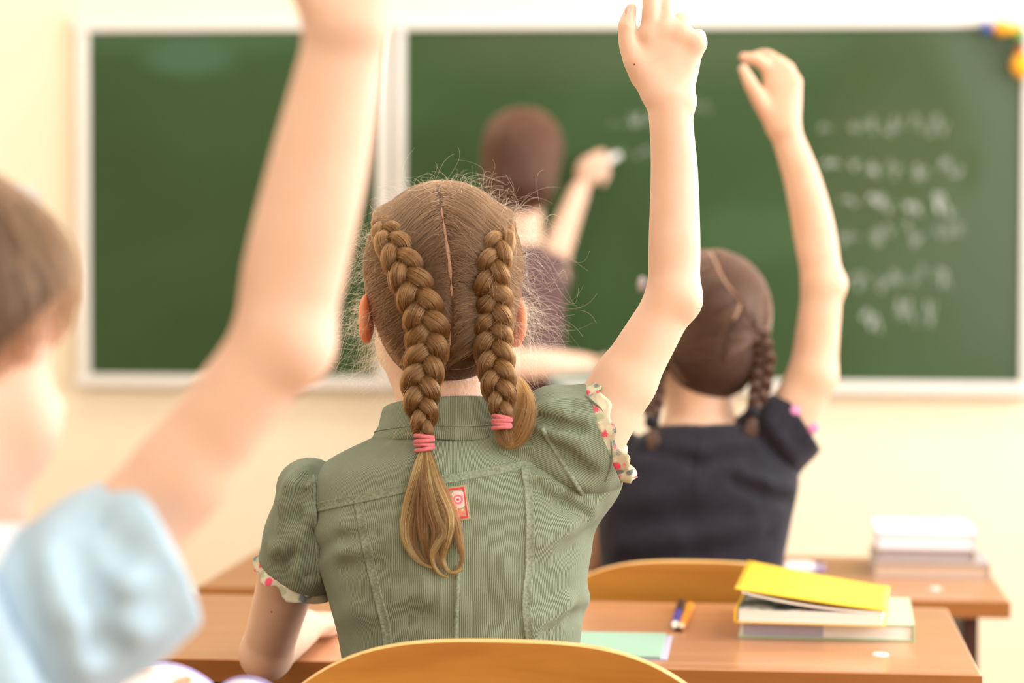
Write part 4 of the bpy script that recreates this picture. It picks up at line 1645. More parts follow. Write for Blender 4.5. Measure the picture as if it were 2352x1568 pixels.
# hair
CAP = Body()
CAP.ell(T1(0, -.012, .046), np.array([.0748, .0925, .0825]) * H1s, R1, .01)
CAP.ell(T1(0, -.030, -.012), np.array([.0600, .0620, .0560]) * H1s, R1, .03)
capm = Body()
capm.p = list(CAP.p)
capm.plane(T1(0, .045, .02), R1 @ np.array([0, .85, -.5]), .01)
PARTPX = [(1008, 436), (1013, 470), (1022, 530), (1032, 600), (1038, 680), (1036, 760), (1024, 842)]
part = np.vstack([[T1(.002, .075, .085), T1(.001, .04, .118), T1(.0, .0, .130)], CAP.cast(PARTPX, 2.1, 2.6)])
PA, _ = resample(CAP.project(part, .0005), 60)
for i in range(0, 58, 3):
    capm.cone(PA[i], PA[min(i + 3, 59)], .0016, .0016, .002, 's')
_tb = MB()
hair1 = body_mesh('hair', capm, .0026, T1(0, 0, 0) - .14, T1(0, 0, 0) + .14, 'hair_base_blonde', g1)

_tb.tube([W(p) - chain(hair1) for p in CAP.project(PA[4:59], -.0026)], [.0017 + .0003 * math.sin(i * 1.7) + .0009 * math.exp(-((i - 36) / 7) ** 2) for i in range(55)], 8).build('scalp_parting', 'scalp', hair1, True)
BLPX = [(866, 488), (884, 525), (906, 566), (930, 615), (952, 665), (970, 715), (982, 765), (980, 815), (970, 862), (966, 910), (972, 955), (974, 1002)]
BRPX = [(1168, 500), (1150, 545), (1135, 600), (1128, 650), (1134, 700), (1130, 750), (1134, 800), (1140, 850), (1146, 895), (1153, 938), (1153, 962)]


def braid_path(px, lift, ysw, yend):
    P = CAP.cast(px, 2.1, 2.6)
    low = S1.cast(px, 2.1, 2.6)
    d = np.minimum((P - CAMP) @ VR(1176, 784), 2.375)
    dl = (low - CAMP) @ VR(1176, 784)
    ys = np.array([p[1] for p in px], float)
    i0 = np.max(np.nonzero(ys <= ysw)[0])
    d0 = d[i0]
    dsh = min(dl[-1] - .013, 2.285)
    dd = np.where(ys <= ysw, d - lift, d0 - lift + (dsh - d0 + lift) * smooth01((ys - ysw) / (yend - ysw)))
    return np.array([V(p[0], p[1], x) for p, x in zip(px, dd)])


pL = braid_path(BLPX, .009, 765, 1002)
pR = braid_path(BRPX, .009, 750, 962)
wL = lambda t: np.interp(t, [0, .08, .25, .6, .85, .95, 1], [.004, .0085, .0165, .0210, .0185, .0125, .0085])
wR = lambda t: np.interp(t, [0, .1, .3, .6, .85, .95, 1], [.004, .0080, .0155, .0190, .0175, .0125, .0085])
bl, CL, BnL, NnL, TL = braid(pL, wL, .062, g1, 'hair_base_blonde', 'hair_blonde_light', nh=420, phase=.4)
br, CR, BnR, NnR, TR = braid(pR, wR, .060, g1, 'hair_base_blonde', 'hair_blonde_light', nh=420, phase=2.2)
hair_tie(CL[-1] + TL[-1] * .006, TL[-1], NnL[-1], BnL[-1], .0082, .016, bl)
hair_tie(CR[-1] + TR[-1] * .003, TR[-1], NnR[-1], BnR[-1], .0082, .013, br)


def tailpts(px, off, dref=None):
    P = S1.cast([p[:2] for p in px], 2.1, 2.6)
    dd = (P - CAMP) @ VR(1176, 784)
    return np.array([V(p[0], p[1], x - off - (p[2] if len(p) > 2 else 0)) for p, x in zip(px, dd)])


TAIL = [[(973, 1028, .004), (960, 1085, .004), (938, 1165), (930, 1221), (939, 1258), (966, 1292), (1000, 1304)],
        [(974, 1028, .004), (968, 1090, .004), (955, 1170), (948, 1225), (955, 1262), (985, 1298)],
        [(976, 1028, .004), (976, 1100, .006), (972, 1180, .003), (975, 1240, .002), (985, 1290), (1010, 1318)],
        [(978, 1028, .004), (985, 1100, .006), (1003, 1180, .003), (1021, 1221, .003), (1003, 1250, .004), (992, 1282, .003), (1008, 1316), (1034, 1326)],
        [(980, 1028, .004), (998, 1098, .005), (1026, 1150, .003), (1046, 1200), (1056, 1245), (1061, 1288), (1040, 1322)],
        [(979, 1028, .004), (1000, 1110, .006), (1030, 1185, .004), (1026, 1240, .003), (1016, 1283), (1034, 1316), (1066, 1304)],
        [(975, 1028, .004), (975, 1090, .007), (990, 1165, .006), (1004, 1215, .005), (998, 1262, .004), (1010, 1296, .003), (1040, 1310)]]
locks([tailpts(TAIL[i], .0085) for i in (0, 3, 5)], bl, 'hair_gold', n=150, spread=.0042)
tl = locks([tailpts(p, .006) for p in TAIL], bl, 'hair_blonde_light', n=190, spread=.0052)
TAILR = [[(1153, 972, .006), (1160, 1000, .004), (1170, 1018), (1178, 1008)], [(1155, 972, .006), (1168, 1005, .006), (1190, 985, .008), (1206, 940, .010), (1203, 900, .012), (1188, 868, .012)],
         [(1155, 972, .006), (1172, 1012, .006), (1200, 985, .006), (1214, 935, .008), (1208, 890, .010), (1190, 862, .012)], [(1153, 972, .006), (1163, 1010, .004), (1186, 1000, .006), (1200, 950, .010), (1196, 905, .012), (1182, 875, .012)]]
dref = float((CR[-1] - CAMP) @ VR(1176, 784))
locks([np.array([V(p[0], p[1], dref + .002 + .9 * (p[2] if len(p) > 2 else 0)) for p in pp]) for pp in TAILR], br, 'hair_blonde_light', n=260, spread=.0075, short=.5)

amap_in = ([0, .25, .45, .75, 1], [0, .06, .26, .52, .66])
flow = []
for sgn, BRD in ((-1, CL), (1, CR)):
    off = PA + R1 @ np.array([sgn * .0010, 0, 0])
    inner = BRD - 0 * BRD
    flow.append(hair_flow(CAP, off, inner[: int(len(inner) * .95)], 6500, amap_in, root=(.0, .6), sag=.004))
    side = np.array([T1(sgn * .020, .078, .100), T1(sgn * .048, .060, .085), T1(sgn * .066, .040, .055), T1(sgn * .073, .018, .030), T1(sgn * .074, -.004, .012), T1(sgn * .073, -.030, -.008), T1(sgn * .066, -.045, -.035), T1(sgn * .052, -.055, -.058)])
    sp_, _ = resample(CAP.project(side, .001), 50)
    flow.append(hair_flow(CAP, sp_, BRD[: int(len(BRD) * .9)], 5000, ([0, .3, .6, 1], [.0, .16, .42, .70]), root=(.0, .55), sag=.0))
strands('head_hair', flow, .00016, .00012, 'hair_blonde', hair1)

# flyaway hair, its backlit brightness put into a paler colour
st_, dr_, ln_ = [], [], []


def fly(pxa, n, dirf, lr, jit=10):
    for _ in range(n):
        p = pxa[RNG.integers(0, len(pxa))]
        q = (p[0] + RNG.normal(0, jit), p[1] + RNG.normal(0, jit))
        d = 2.385 + RNG.normal(0, .03)
        c = V(q[0], q[1], d)
        o_ = c - T1(0, -.012, .03)
        o_[1] *= .4
        o_ /= np.linalg.norm(o_)
        dd = np.array(dirf) + o_ * .9 + RNG.normal(0, .45, 3)
        st_.append(c - o_ * .012)
        dr_.append(dd)
        ln_.append(RNG.uniform(*lr))


top = [(900, 470), (930, 450), (960, 435), (990, 428), (1020, 425), (1050, 430), (1085, 440), (1120, 458), (1150, 480)]
lft = [(845, 530), (832, 580), (826, 630), (826, 680), (832, 720)]
lear = [(845, 700), (850, 740), (860, 790), (880, 820)]
rgt = [(1175, 500), (1190, 540), (1198, 590), (1200, 640), (1198, 690)]
rear = [(1195, 700), (1190, 750), (1180, 790)]
fly(top, 210, (0, 0, .1), (.012, .038))
fly(top[5:] + rgt[:2], 80, (.9, 0, .3), (.02, .05))
fly(lft, 200, (-.5, 0, -.1), (.012, .034))
fly(lear, 230, (-.55, 0, -.6), (.02, .05))
fly(rgt, 220, (.5, 0, -.1), (.015, .042))
fly(rear, 190, (.6, 0, -.35), (.02, .058))
fly(rgt + rear, 60, (.7, 0, -.1), (.05, .085))
fly(lear, 40, (-.6, 0, -.5), (.045, .07))
fly(top[3:], 14, (.5, 0, .5), (.04, .07))
FA = flyaways(np.array(st_), np.array(dr_), np.array(ln_), .45, seed=3)
strands('flyaway_hair', [FA], .000055, .000035, 'hair_fuzz', hair1)
# loose short hairs lying over the braids and the nape
p_ = np.vstack([CL[::3], CR[::3]])
idx = RNG.integers(0, len(p_), 420)
s0 = p_[idx] + RNG.normal(0, .010, (420, 3)) + np.array([0, -.012, 0])
d0 = RNG.normal(0, .7, (420, 3)) + np.array([0, -.15, -.5])
strands('loose_hair', [flyaways(s0, d0, RNG.uniform(.012, .035, 420), .4, seed=5)], .00006, .00004, 'hair_blonde_light', hair1)
npx = [(x, y) for x in range(940, 1110, 12) for y in (850, 870, 885)]
cN = B.cast(npx, 2.1, 2.6)
idx = RNG.integers(0, len(cN), 260)
strands('nape_hair', [flyaways(cN[idx] + np.array([0, -.0015, .006]), RNG.normal(0, .35, (260, 3)) + np.array([0, -.1, -1]), RNG.uniform(.008, .022, 260), .25, seed=6)], .00006, .00004, 'hair_blonde', hair1)

# ------------------------------------------------------------------ girl in navy
D2 = 3.35
base = W(V(1600, 784, D2))
g2 = empty('person', (base[0], base[1], 0), 'girl with dark brown braids in a navy top, right arm raised, at the far desk', 'person')
B2 = Body()
TORSO2 = [(968, 1530, 1710, D2, .058), (990, 1490, 1762, D2, .062), (1015, 1440, 1805, D2, .070), (1050, 1408, 1835, D2, .078), (1110, 1388, 1836, D2, .084), (1200, 1370, 1815, D2, .088),
          (1290, 1378, 1800, D2, .088), (1400, 1384, 1795, D2, .088), (1560, 1380, 1800, D2, .092)]
B2.loft(lev(TORSO2), inset=.009, k=.02)
R2 = rot('Z', 22) @ rot('Y', 4)
O2 = V(1618, 792, 3.375)
T2 = head_prims(B2, O2, R2, 1.0)
B2.cone(V(1612, 850, 3.37), V(1608, 1010, 3.36), .043, .048, .03)
el2 = V(1890, 655, 3.33)
B2.cone(V(1785, 1020, 3.345), V(1868, 860, 3.335), .040, .0325, .03)
B2.chain([V(1868, 860, 3.335), el2], [.0325, .0275], .012)
B2.ell(V(1922, 652, 3.325), (.013, .013, .014), k=.014)
B2.chain([el2, V(1870, 530, 3.33), V(1842, 410, 3.325), V(1802, 298, 3.32)], [.0275, .0290, .0252, .0205], .012, flat=((0, 1, 0), .86))
hd2 = 3.318
for (a, b, r1_, r2_) in (((1786, 292), (1766, 158), .0120, .0096), ((1796, 290), (1788, 146), .0120, .0096), ((1806, 290), (1810, 162), .0115, .0092), ((1812, 292), (1826, 190), .0110, .0088)):
    B2.cone(V(*a, hd2), V(*b, hd2), r1_, r2_, .014)
B2.ell(V(1796, 230, hd2 + .004), (.024, .010, .036), k=.012)
B2.chain([V(1766, 160, hd2), V(1742, 138, hd2 - .006), V(1707, 131, hd2 - .002)], [.0100, .0092, .0068], .004)
B2.chain([V(1788, 145, hd2), V(1760, 126, hd2 + .016), V(1722, 132, hd2 + .024)], [.0094, .0082, .0062], .006)
B2.chain([V(1810, 160, hd2), V(1794, 148, hd2 + .020), V(1764, 160, hd2 + .032)], [.0090, .0078, .0060], .006)
B2.chain([V(1826, 188, hd2), V(1816, 172, hd2 + .018), V(1794, 180, hd2 + .030)], [.0085, .0072, .0058], .006)
B2.chain([V(1782, 285, hd2 + .004), V(1750, 238, hd2 - .004), V(1724, 192, hd2 - .010), V(1707, 158, hd2 - .008)], [.0145, .0120, .0098, .0070], .006)
# left arm down, forearm on the desk
B2.cone(V(1408, 1070, 3.36), V(1372, 1270, 3.44), .036, .026, .03)
B2.chain([V(1372, 1270, 3.44), V(1400, 1285, 3.56), V(1440, 1278, 3.68)], [.026, .022, .017], .012)
B2.ell(V(1456, 1276, 3.72), (.03, .035, .014), k=.014)
for dx in (-16, -5, 6, 17):
    B2.chain([V(1456 + dx, 1274, 3.74), V(1462 + dx, 1272, 3.79), V(1466 + dx, 1276, 3.83)], [.0085, .0075, .006], .006)
B2.chain([V(1446, 1282, 3.71), V(1476, 1284, 3.75)], [.010, .0075], .008)
b2 = body_mesh('body', B2, .0032, np.array([V(1340, 0, 3.4)[0] - .03, 3.15, V(0, 1560, D2)[2] - .02]), np.array([V(1960, 0, 3.3)[0] + .03, 3.9, V(0, 100, 3.3)[2]]), 'skin_warm', g2)
eyes(T2, R2, 1.0, b2)
lower_body(g2, V(1590, 1540, D2), .47, 'grey_trousers')
S2 = Body()
S2.loft(lev(TORSO2), k=.02)
_f2 = folds(S2, [([(1480, 1035), (1600, 1062), (1720, 1040)], .012, -.004), ([(1470, 1010), (1600, 1036), (1730, 1012)], .012, .003), ([(1440, 1200), (1580, 1185), (1700, 1178)], .016, -.003),
                 ([(1420, 1255), (1560, 1238), (1740, 1205)], .014, .003), ([(1430, 1290), (1600, 1272), (1770, 1235)], .012, -.003), ([(1700, 1085), (1760, 1108), (1820, 1128)], .010, .004),
                 ([(1690, 1110), (1750, 1135), (1815, 1150)], .010, -.004), ([(1400, 1150), (1500, 1145), (1600, 1120)], .02, .003)], 3.0, 3.6)
S2.post = lambda P, d: _f2(P, d) - wob(P, .001, 45)
S2m = Body()
S2m.p = list(S2.p)
S2m.post = S2.post
S2m.cone(V(1612, 800, 3.37), V(1608, 1000, 3.36), .048, .056, .004, 's')
sh2 = body_mesh('top', S2m, .0035, V(1340, 1600, D2) - np.array([.02, .14, 0]), V(1900, 940, D2) + np.array([.02, .14, 0]), 'navy_jersey', g2)
ribbon('seam', S2, [(1612, 1000), (1605, 1060), (1595, 1130)], .003, 'navy_jersey', sh2, ridge, n=20, dmin=3.0, dmax=3.7)
bR2 = V(1842, 962, 3.337)
nR2 = np.array([.84, -.05, .54])
sl2, sl2b = sleeve(V(1760, 1030, 3.35), bR2, nR2, .060, .0415, [(V(1775, 970, 3.345), (.030, .045, .030))], [([(1745, 985), (1770, 1030), (1800, 1080)], .010, -.005), ([(1765, 975), (1790, 1010), (1825, 1050)], .010, .004)], sh2, .045, np.array([0, -1.0, 0]), 3.0, 3.7,
                   mat='navy_jersey', h=.0033, hollow=.008)
for (px_, py_, r) in ((1827, 942, 12), (1868, 984, 13), (1811, 908, 10)):
    c = sl2b.cast([(px_, py_)], 3.0, 3.7)[0]
    if c[1] < 3.6:
        nn = sl2b.grad(c[None])[0]
        k = r * 3.33 / FPX
        z_ = np.array([0, 0, 1.0])
        e1 = np.cross(nn, z_)
        e1 /= np.linalg.norm(e1)
        e2 = np.cross(nn, e1)
        ball('printed_dot', W(c), (k, k, .0016), 'pink_print', sl2, 12, R=_RY @ np.stack([e1, e2, nn], 1))
# shoulder of the resting arm
sl2l, _x = sleeve(V(1420, 1060, 3.36), V(1392, 1150, 3.39), np.array([-.3, .3, -.9]), .046, .0385, [], None, sh2, .04, np.array([0, -1.0, 0]), 3.0, 3.7, mat='navy_jersey', h=.0035, hollow=.008)
CAP2 = Body()
CAP2.ell(T2(0, -.012, .046), (.0770, .0950, .0840), R2, .01)
CAP2.ell(T2(0, -.030, -.015), (.0640, .0640, .0600), R2, .03)
capm2 = Body()
capm2.p = list(CAP2.p)
capm2.plane(T2(0, .045, .02), R2 @ np.array([0, .85, -.5]), .01)
part2 = np.vstack([[T2(.0, .06, .105), T2(.0, .02, .128)], CAP2.cast([(1648, 612), (1668, 650), (1700, 690), (1690, 725), (1668, 770), (1660, 830)], 3.1, 3.7)])
PA2, _ = resample(CAP2.project(part2, .0005), 50)
hair2 = body_mesh('hair', capm2, .0035, T2(0, 0, 0) - .15, T2(0, 0, 0) + .15, 'hair_base_dark', g2)
tb = MB()
tb.tube([W(p) - chain(hair2) for p in CAP2.project(PA2[8:40], -.0006)], .0024, 8).build('scalp_parting', 'scalp', hair2, True)


def px_path(px):
    return np.array([V(*p) for p in px])


bA = px_path([(1722, 742, 3.290), (1742, 772, 3.300), (1752, 815, 3.312), (1750, 860, 3.312), (1742, 905, 3.305), (1730, 940, 3.298)])
bB = px_path([(1520, 770, 3.36), (1508, 820, 3.345), (1502, 870, 3.330), (1500, 920, 3.315), (1498, 965, 3.300)])
w2 = lambda t: np.interp(t, [0, .15, .7, .92, 1], [.012, .016, .0155, .011, .008])
ba, CA, BnA, NnA, TA = braid(bA, w2, .055, g2, 'hair_base_dark', 'hair_dark', nh=140, r=(.0003, .00025))
bb_, CB, BnB, NnB, TB_ = braid(bB, w2, .055, g2, 'hair_base_dark', 'hair_dark', nh=140, r=(.0003, .00025), phase=1.0)
hair_tie(CA[-1] + TA[-1] * .004, TA[-1], NnA[-1], BnA[-1], .008, .010, ba, mat='navy_jersey', coils=3)
hair_tie(CB[-1] + TB_[-1] * .004, TB_[-1], NnB[-1], BnB[-1], .008, .010, bb_, mat='navy_jersey', coils=3)
for C_, T_, o_, dx in ((CA, TA, ba, -1), (CB, TB_, bb_, 1)):
    e = C_[-1]
    locks([np.array([e + np.array([0, 0, -.008]), e + np.array([dx * .003 + j * .004, -.004, -.03]), e + np.array([dx * .012 + j * .008, -.002, -.058])]) for j in (-1, 0, 1)], o_, 'hair_dark', n=80, spread=.004, K=10, r=(.0003, .0002))
fl2 = []
sd = lambda sg: resample(CAP2.project(np.array([T2(sg * .02, .075, .1), T2(sg * .066, .04, .055), T2(sg * .075, .0, .012), T2(sg * .068, -.045, -.03), T2(sg * .05, -.055, -.06)]), .001), 40)[0]
for sg, C_ in ((1, CA), (-1, CB)):
    fl2.append(hair_flow(CAP2, PA2 + R2 @ np.array([sg * .003, 0, 0]), C_[:6], 2600, ([0, 1], [0, 1]), root=(0, .6), K=12, clump=90, end_lift=.004))
    fl2.append(hair_flow(CAP2, sd(sg), C_[:6], 2000, ([0, 1], [0, 1]), root=(0, .5), K=12, clump=90, end_lift=.004))
strands('head_hair', fl2, .00032, .00025, 'hair_dark', hair2)
# pale bow on the far side of the head
cb = V(1482, 660, 3.40)
bw = Body()
for s_ in (-1, 1):
    bw.ell(cb + np.array([-.004, .012 * s_, .004]), (.007, .010, .013), rot('X', 25 * s_), .004)
bw.ell(cb, (.010, .006, .007), k=.003)
body_mesh('hair_bow', bw, .003, cb - .05, cb + .05, 'cover_grey', g2)

# ------------------------------------------------------------------ boy in light blue
D0 = 1.46
base = W(V(-160, 784, D0))
boy = empty('person', (base[0], base[1], 0), 'brown-haired boy in a light blue shirt raising his arm, nearest at the left edge', 'person')
B0 = Body()
TORSO0 = [(1215, -260, -10, 1.47, .060), (1255, -330, 60, 1.47, .068), (1310, -420, 150, 1.47, .078), (1400, -470, 215, 1.47, .088), (1560, -480, 220, 1.47, .092), (1800, -470, 215, 1.47, .094), (2200, -460, 200, 1.47, .096), (2420, -460, 200, 1.47, .098)]
B0.loft(lev(TORSO0), inset=.012, k=.02)
R0 = rot('Z', -43) @ rot('X', -6)
O0 = V(-178, 850, 1.46)
T0 = head_prims(B0, O0, R0, .97)
B0.cone(V(-160, 950, 1.45), V(-140, 1300, 1.465), .042, .048, .03)
el0 = V(652, 775, 1.425)
B0.cone(V(160, 1370, 1.455), V(420, 1085, 1.44), .036, .0275, .03)
B0.chain([V(420, 1085, 1.44), el0], [.0275, .0262], .012)
B0.ell(V(698, 812, 1.42), (.013, .014, .015), k=.018)
B0.chain([el0, V(672, 640, 1.422), V(728, 400, 1.415), V(772, 200, 1.41), V(798, 60, 1.405)], [.0268, .0302, .0292, .0258, .0225], .012, flat=((0, 1, 0), .86))
hd0 = 1.402
for i, (a, b) in enumerate((((778, 50), (745, -170)), ((795, 50), (790, -190)), ((810, 50), (838, -175)), ((822, 55), (880, -135)))):
    B0.cone(V(*a, hd0), V(*b, hd0), .0130, .0100, .014)
    ex = (-10, 0, 12, 26)[i]
    B0.chain([V(b[0], b[1], hd0), V(b[0] + ex, b[1] - 110, hd0 - .004), V(b[0] + ex * 1.5, b[1] - 190, hd0 + .004), V(b[0] + ex * 1.8, b[1] - 245, hd0 + .012)], [.0098, .0088, .0078, .0062], .006)
B0.ell(V(805, -70, hd0), (.026, .011, .034), k=.012)
B0.chain([V(775, 45, hd0), V(722, -18, hd0 - .006), V(668, -95, hd0 - .010), V(650, -150, hd0 - .008)], [.0150, .0120, .0092, .0065], .014)
# other arm resting on the desk
B0.cone(V(-440, 1380, 1.47), V(-520, 1900, 1.50), .036, .027, .03)
B0.chain([V(-520, 1900, 1.50), V(-380, 1880, 1.60), V(-250, 1860, 1.66)], [.027, .024, .018], .012)
B0.ell(V(-215, 1855, 1.68), (.03, .03, .013), k=.014)
for dx in (0, 1, 2, 3):
    B0.chain([V(-200 + dx * 8, 1850, 1.665 + dx * .013), V(-140 + dx * 8, 1850, 1.665 + dx * .016), V(-95 + dx * 4, 1862, 1.665 + dx * .017)], [.0085, .0075, .006], .006)
B0.chain([V(-230, 1868, 1.66), V(-170, 1880, 1.655), V(-140, 1880, 1.655)], [.010, .0085, .0065], .008)
b0 = body_mesh('body', B0, .0030, np.array([V(-560, 0, 1.5)[0] - .03, 1.30, V(0, 2420, 1.46)[2] - .02]), np.array([V(920, 0, 1.4)[0] + .02, 1.80, V(0, -470, 1.4)[2] + .02]), 'skin_pink', boy)
eyes(T0, R0, .97, b0)
lower_body(boy, V(-150, 2380, 1.47), .51, 'denim')
S0 = Body()
S0.loft(lev(TORSO0), k=.02)
_f0 = folds(S0, [([(60, 1290), (100, 1380), (170, 1500)], .010, .008), ([(20, 1300), (60, 1400), (120, 1520)], .010, -.010), ([(-60, 1320), (-20, 1430), (40, 1560)], .012, .008), ([(110, 1290), (150, 1380), (200, 1460)], .010, -.008)], 1.2, 1.7)
S0.post = lambda P, d: _f0(P, d) - wob(P, .002, 40)
S0m = Body()
S0m.p = list(S0.p)
S0m.post = S0.post
S0m.cone(V(-160, 1000, 1.45), V(-140, 1280, 1.465), .048, .056, .004, 's')
sh0 = body_mesh('shirt', S0m, .0035, V(-560, 2440, 1.47) - np.array([0, .16, 0]), V(300, 1190, 1.47) + np.array([0, .16, 0]), 'blue_cotton', boy)
bS0 = V(372, 1255, 1.442)
nS0 = np.array([.84, .34, .42])
sl0, sl0b = sleeve(V(120, 1420, 1.46), bS0, nS0, .058, .0505, [], [([(170, 1270), (215, 1370), (235, 1480)], .010, -.009), ([(215, 1190), (265, 1270), (300, 1380)], .011, -.007), ([(240, 1250), (290, 1340), (310, 1440)], .011, .006), ([(120, 1290), (160, 1400), (190, 1520)], .012, .008)], sh0, .05, np.array([0, -1.0, 0]), 1.2, 1.7,
                   mat='blue_cotton', h=.0033, hollow=.008, wamp=.0018)
sl0l, _x = sleeve(V(-425, 1400, 1.47), V(-480, 1640, 1.485), np.array([-.25, .1, -.96]), .050, .043, [], None, sh0, .05, np.array([0, -1.0, 0]), 1.2, 1.7, mat='blue_cotton', h=.0035, hollow=.008)
# collar
v, q = [], []
cc0 = V(-150, 1215, 1.462)
sec0 = [(-.004, -.012), (-.003, .008), (0, .012), (.004, .006), (.014, -.022), (.011, -.024), (.002, -.008)]
M = 60
for i in range(M):
    ph = math.radians(-160 + 320 * i / (M - 1))
    u = rot('Z', -20) @ np.array([math.sin(ph), -math.cos(ph), 0])
    for dr, dz in sec0:
        v.append(cc0 + u * (.054 + dr) + np.array([0, 0, dz - .012 * (1 - math.cos(ph)) / 2]))
m_ = len(sec0)
for i in range(M - 1):
    for j in range(m_):
        k = (j + 1) % m_
        q.append((i * m_ + j, (i + 1) * m_ + j, (i + 1) * m_ + k, i * m_ + k))
obj_world('collar', W(np.array(v)), q, 'white_collar', sh0)
CAP0 = Body()
CAP0.ell(T0(0, -.012, .048), np.array([.0775, .0960, .0850]) * .97, R0, .01)
CAP0.ell(T0(0, -.040, .0), np.array([.0680, .0660, .0600]) * .97, R0, .02)
CAP0.ell(T0(0, .045, .062), np.array([.060, .044, .045]) * .97, R0, .02)
capm0 = Body()
capm0.p = list(CAP0.p)
capm0.plane(T0(0, .030, .030), R0 @ np.array([0, .62, -.78]), .01)
hair0 = body_mesh('hair', capm0, .0035, T0(0, 0, 0) - .16, T0(0, 0, 0) + .16, 'hair_base_brown', boy)


def short_hair(cap, T, R, n, keep, length, r, mat, parent, crown=(0, -.04, .13), K=10, seed=0):
    """short hair combed away from the crown"""
    rg = np.random.default_rng(seed)
    q = rg.normal(0, 1, (n * 3, 3))
    q /= np.linalg.norm(q, axis=1)[:, None]
    q = q * np.array([.078, .096, .085]) + np.array([0, -.012, .046])
    q = q[keep(q)][:n]
    P = T(0, 0, 0) + (q @ R.T)
    P = cap.project(P, .001)
    cr = T(*crown)
    out = np.zeros((len(P), K, 3))
    dv = P - cr
    dv /= np.linalg.norm(dv, axis=1)[:, None]
    dv = dv * .6 + np.array([0, 0, -.5]) + rg.normal(0, .12, dv.shape)
    st = length * rg.uniform(.6, 1.1, len(P)) / K
    cur = P.copy()
    L = rg.uniform(.001, .006, len(P))
    for i in range(K):
        out[:, i] = cur
        cur = cap.project(cur + dv * st[:, None], .001 + L * (i / K), 1)
    return strands('head_hair', [out], r, r * .7, mat, parent)


short_hair(CAP0, T0, R0, 5200, lambda q: (q[:, 2] - .030 > (q[:, 1] - .030) * .80 - .004), .055, .00022, 'hair_brown', hair0, seed=4)

# ------------------------------------------------------------------ person writing on the board
base = W(V(1195, 784, 6.15))
pp = empty('person', (base[0], base[1], 0), 'brown-haired person in a plum dress writing on the chalkboard', 'person')
B3 = Body()
D3 = 6.12
TOR3 = [(560, 1150, 1240, D3, .05), (600, 1112, 1275, D3, .075), (640, 1092, 1292, D3, .095), (720, 1092, 1298, D3, .105), (820, 1106, 1290, D3, .100), (900, 1100, 1296, D3, .105), (1000, 1082, 1312, D3, .118)]
B3.loft(lev(TOR3), inset=.012, k=.03)
R3 = rot('Z', -24)
O3 = V(1205, 384, 6.13)
T3 = head_prims(B3, O3, R3, 1.06)
B3.cone(V(1200, 430, 6.13), V(1195, 600, 6.12), .050, .055, .03)
el3 = V(1270, 598, 6.36)
B3.cone(V(1262, 640, 6.16), el3, .048, .042, .03)
wr3 = on_wall(1342, 410, Y1 - .10) @ _RY
B3.cone(el3, V(1330, 440, 6.46), .041, .027, .012)
d_h = 6.475
B3.ell(V(1352, 392, d_h), (.034, .030, .042), rot('Y', 20), .02)
for i, (x_, y_) in enumerate(((1385, 352), (1392, 372), (1392, 392), (1384, 408))):
    B3.chain([V(1362 + i * 2, 362 + i * 14, d_h + .015), V(x_, y_, d_h + .03), V(x_ - 4 + i, y_ + 14, d_h + .032)], [.0125, .0110, .0090], .008)
B3.chain([V(1345, 400, d_h - .02), V(1370, 372, d_h - .025), V(1390, 362, d_h + .01)], [.014, .012, .009], .01)
B3.cone(V(1118, 640, 6.08), V(1150, 838, 5.97), .048, .038, .03)
B3.chain([V(1150, 838, 5.97), V(1250, 836, 5.99), V(1345, 838, 6.05)], [.040, .038, .027], .012)
B3.ell(V(1375, 842, 6.07), (.034, .024, .022), k=.02)
for i in range(4):
    B3.chain([V(1388, 832 + i * 8, 6.06 + .004 * i), V(1408, 838 + i * 9, 6.055), V(1400, 856 + i * 7, 6.045)], [.0115, .0105, .0085], .006)
B3.chain([V(1372, 834, 6.05), V(1392, 824, 6.03), V(1405, 826, 6.02)], [.0125, .011, .009], .008)
b3 = body_mesh('body', B3, .0055, np.array([V(1060, 0, 6.1)[0] - .05, 5.85, V(0, 1000, 6.1)[2] - .02]), np.array([V(1440, 0, 6.5)[0] + .03, 6.62, V(0, 230, 6.1)[2] + .05]), 'skin_pink', pp)
eyes(T3, R3, 1.06, b3)
S3 = Body()
S3.loft(lev(TOR3 + [(1010, 1080, 1314, D3, .12), (1250, 1050, 1340, D3, .15), (1480, 1030, 1360, D3, .17)]), k=.03)
S3.cone(V(1240, 645, 6.14), V(1264, 628, 6.22), .062, .056, .03)
S3.cone(V(1132, 645, 6.11), V(1130, 720, 6.05), .060, .052, .03)
S3.post = lambda P, d: d - wob(P, .004, 22)
body_mesh('dress', S3, .007, V(1000, 1490, D3) - np.array([0, .25, 0]), V(1400, 540, D3) + np.array([0, .3, 0]), 'plum_dress', pp)
L3 = Body()
zf = V(0, 1440, D3)[2]
xc3, yc3 = V(1195, 1000, D3)[0], V(1195, 1000, D3)[1]
for s_ in (-1, 1):
    L3.cone((xc3 + s_ * .075, yc3, zf + .05), (xc3 + s_ * .075, yc3, .10), .052, .034, .01)
body_mesh('leggings', L3, .008, (xc3 - .2, yc3 - .15, .05), (xc3 + .2, yc3 + .15, zf + .15), 'grey_trousers', pp)
for s_ in (-1, 1):
    x = xc3 + s_ * .075
    L = Body().cone((x, yc3 - .04, .036), (x, yc3 + .14, .032), .036, .032, .01).cone((x, yc3, .04), (x, yc3, .11), .04, .036, .02).plane((0, 0, .003), (0, 0, -1), .003)
    body_mesh('shoe', L, .006, (x - .07, yc3 - .1, -.01), (x + .07, yc3 + .22, .17), 'shoe_leather', pp)
CAP3 = Body()
CAP3.ell(T3(0, -.012, .046), np.array([.090, .108, .096]) * 1.06, R3, .01)
CAP3.ell(T3(0, -.035, -.030), np.array([.084, .080, .085]) * 1.06, R3, .03)
capm3 = Body()
capm3.p = list(CAP3.p)
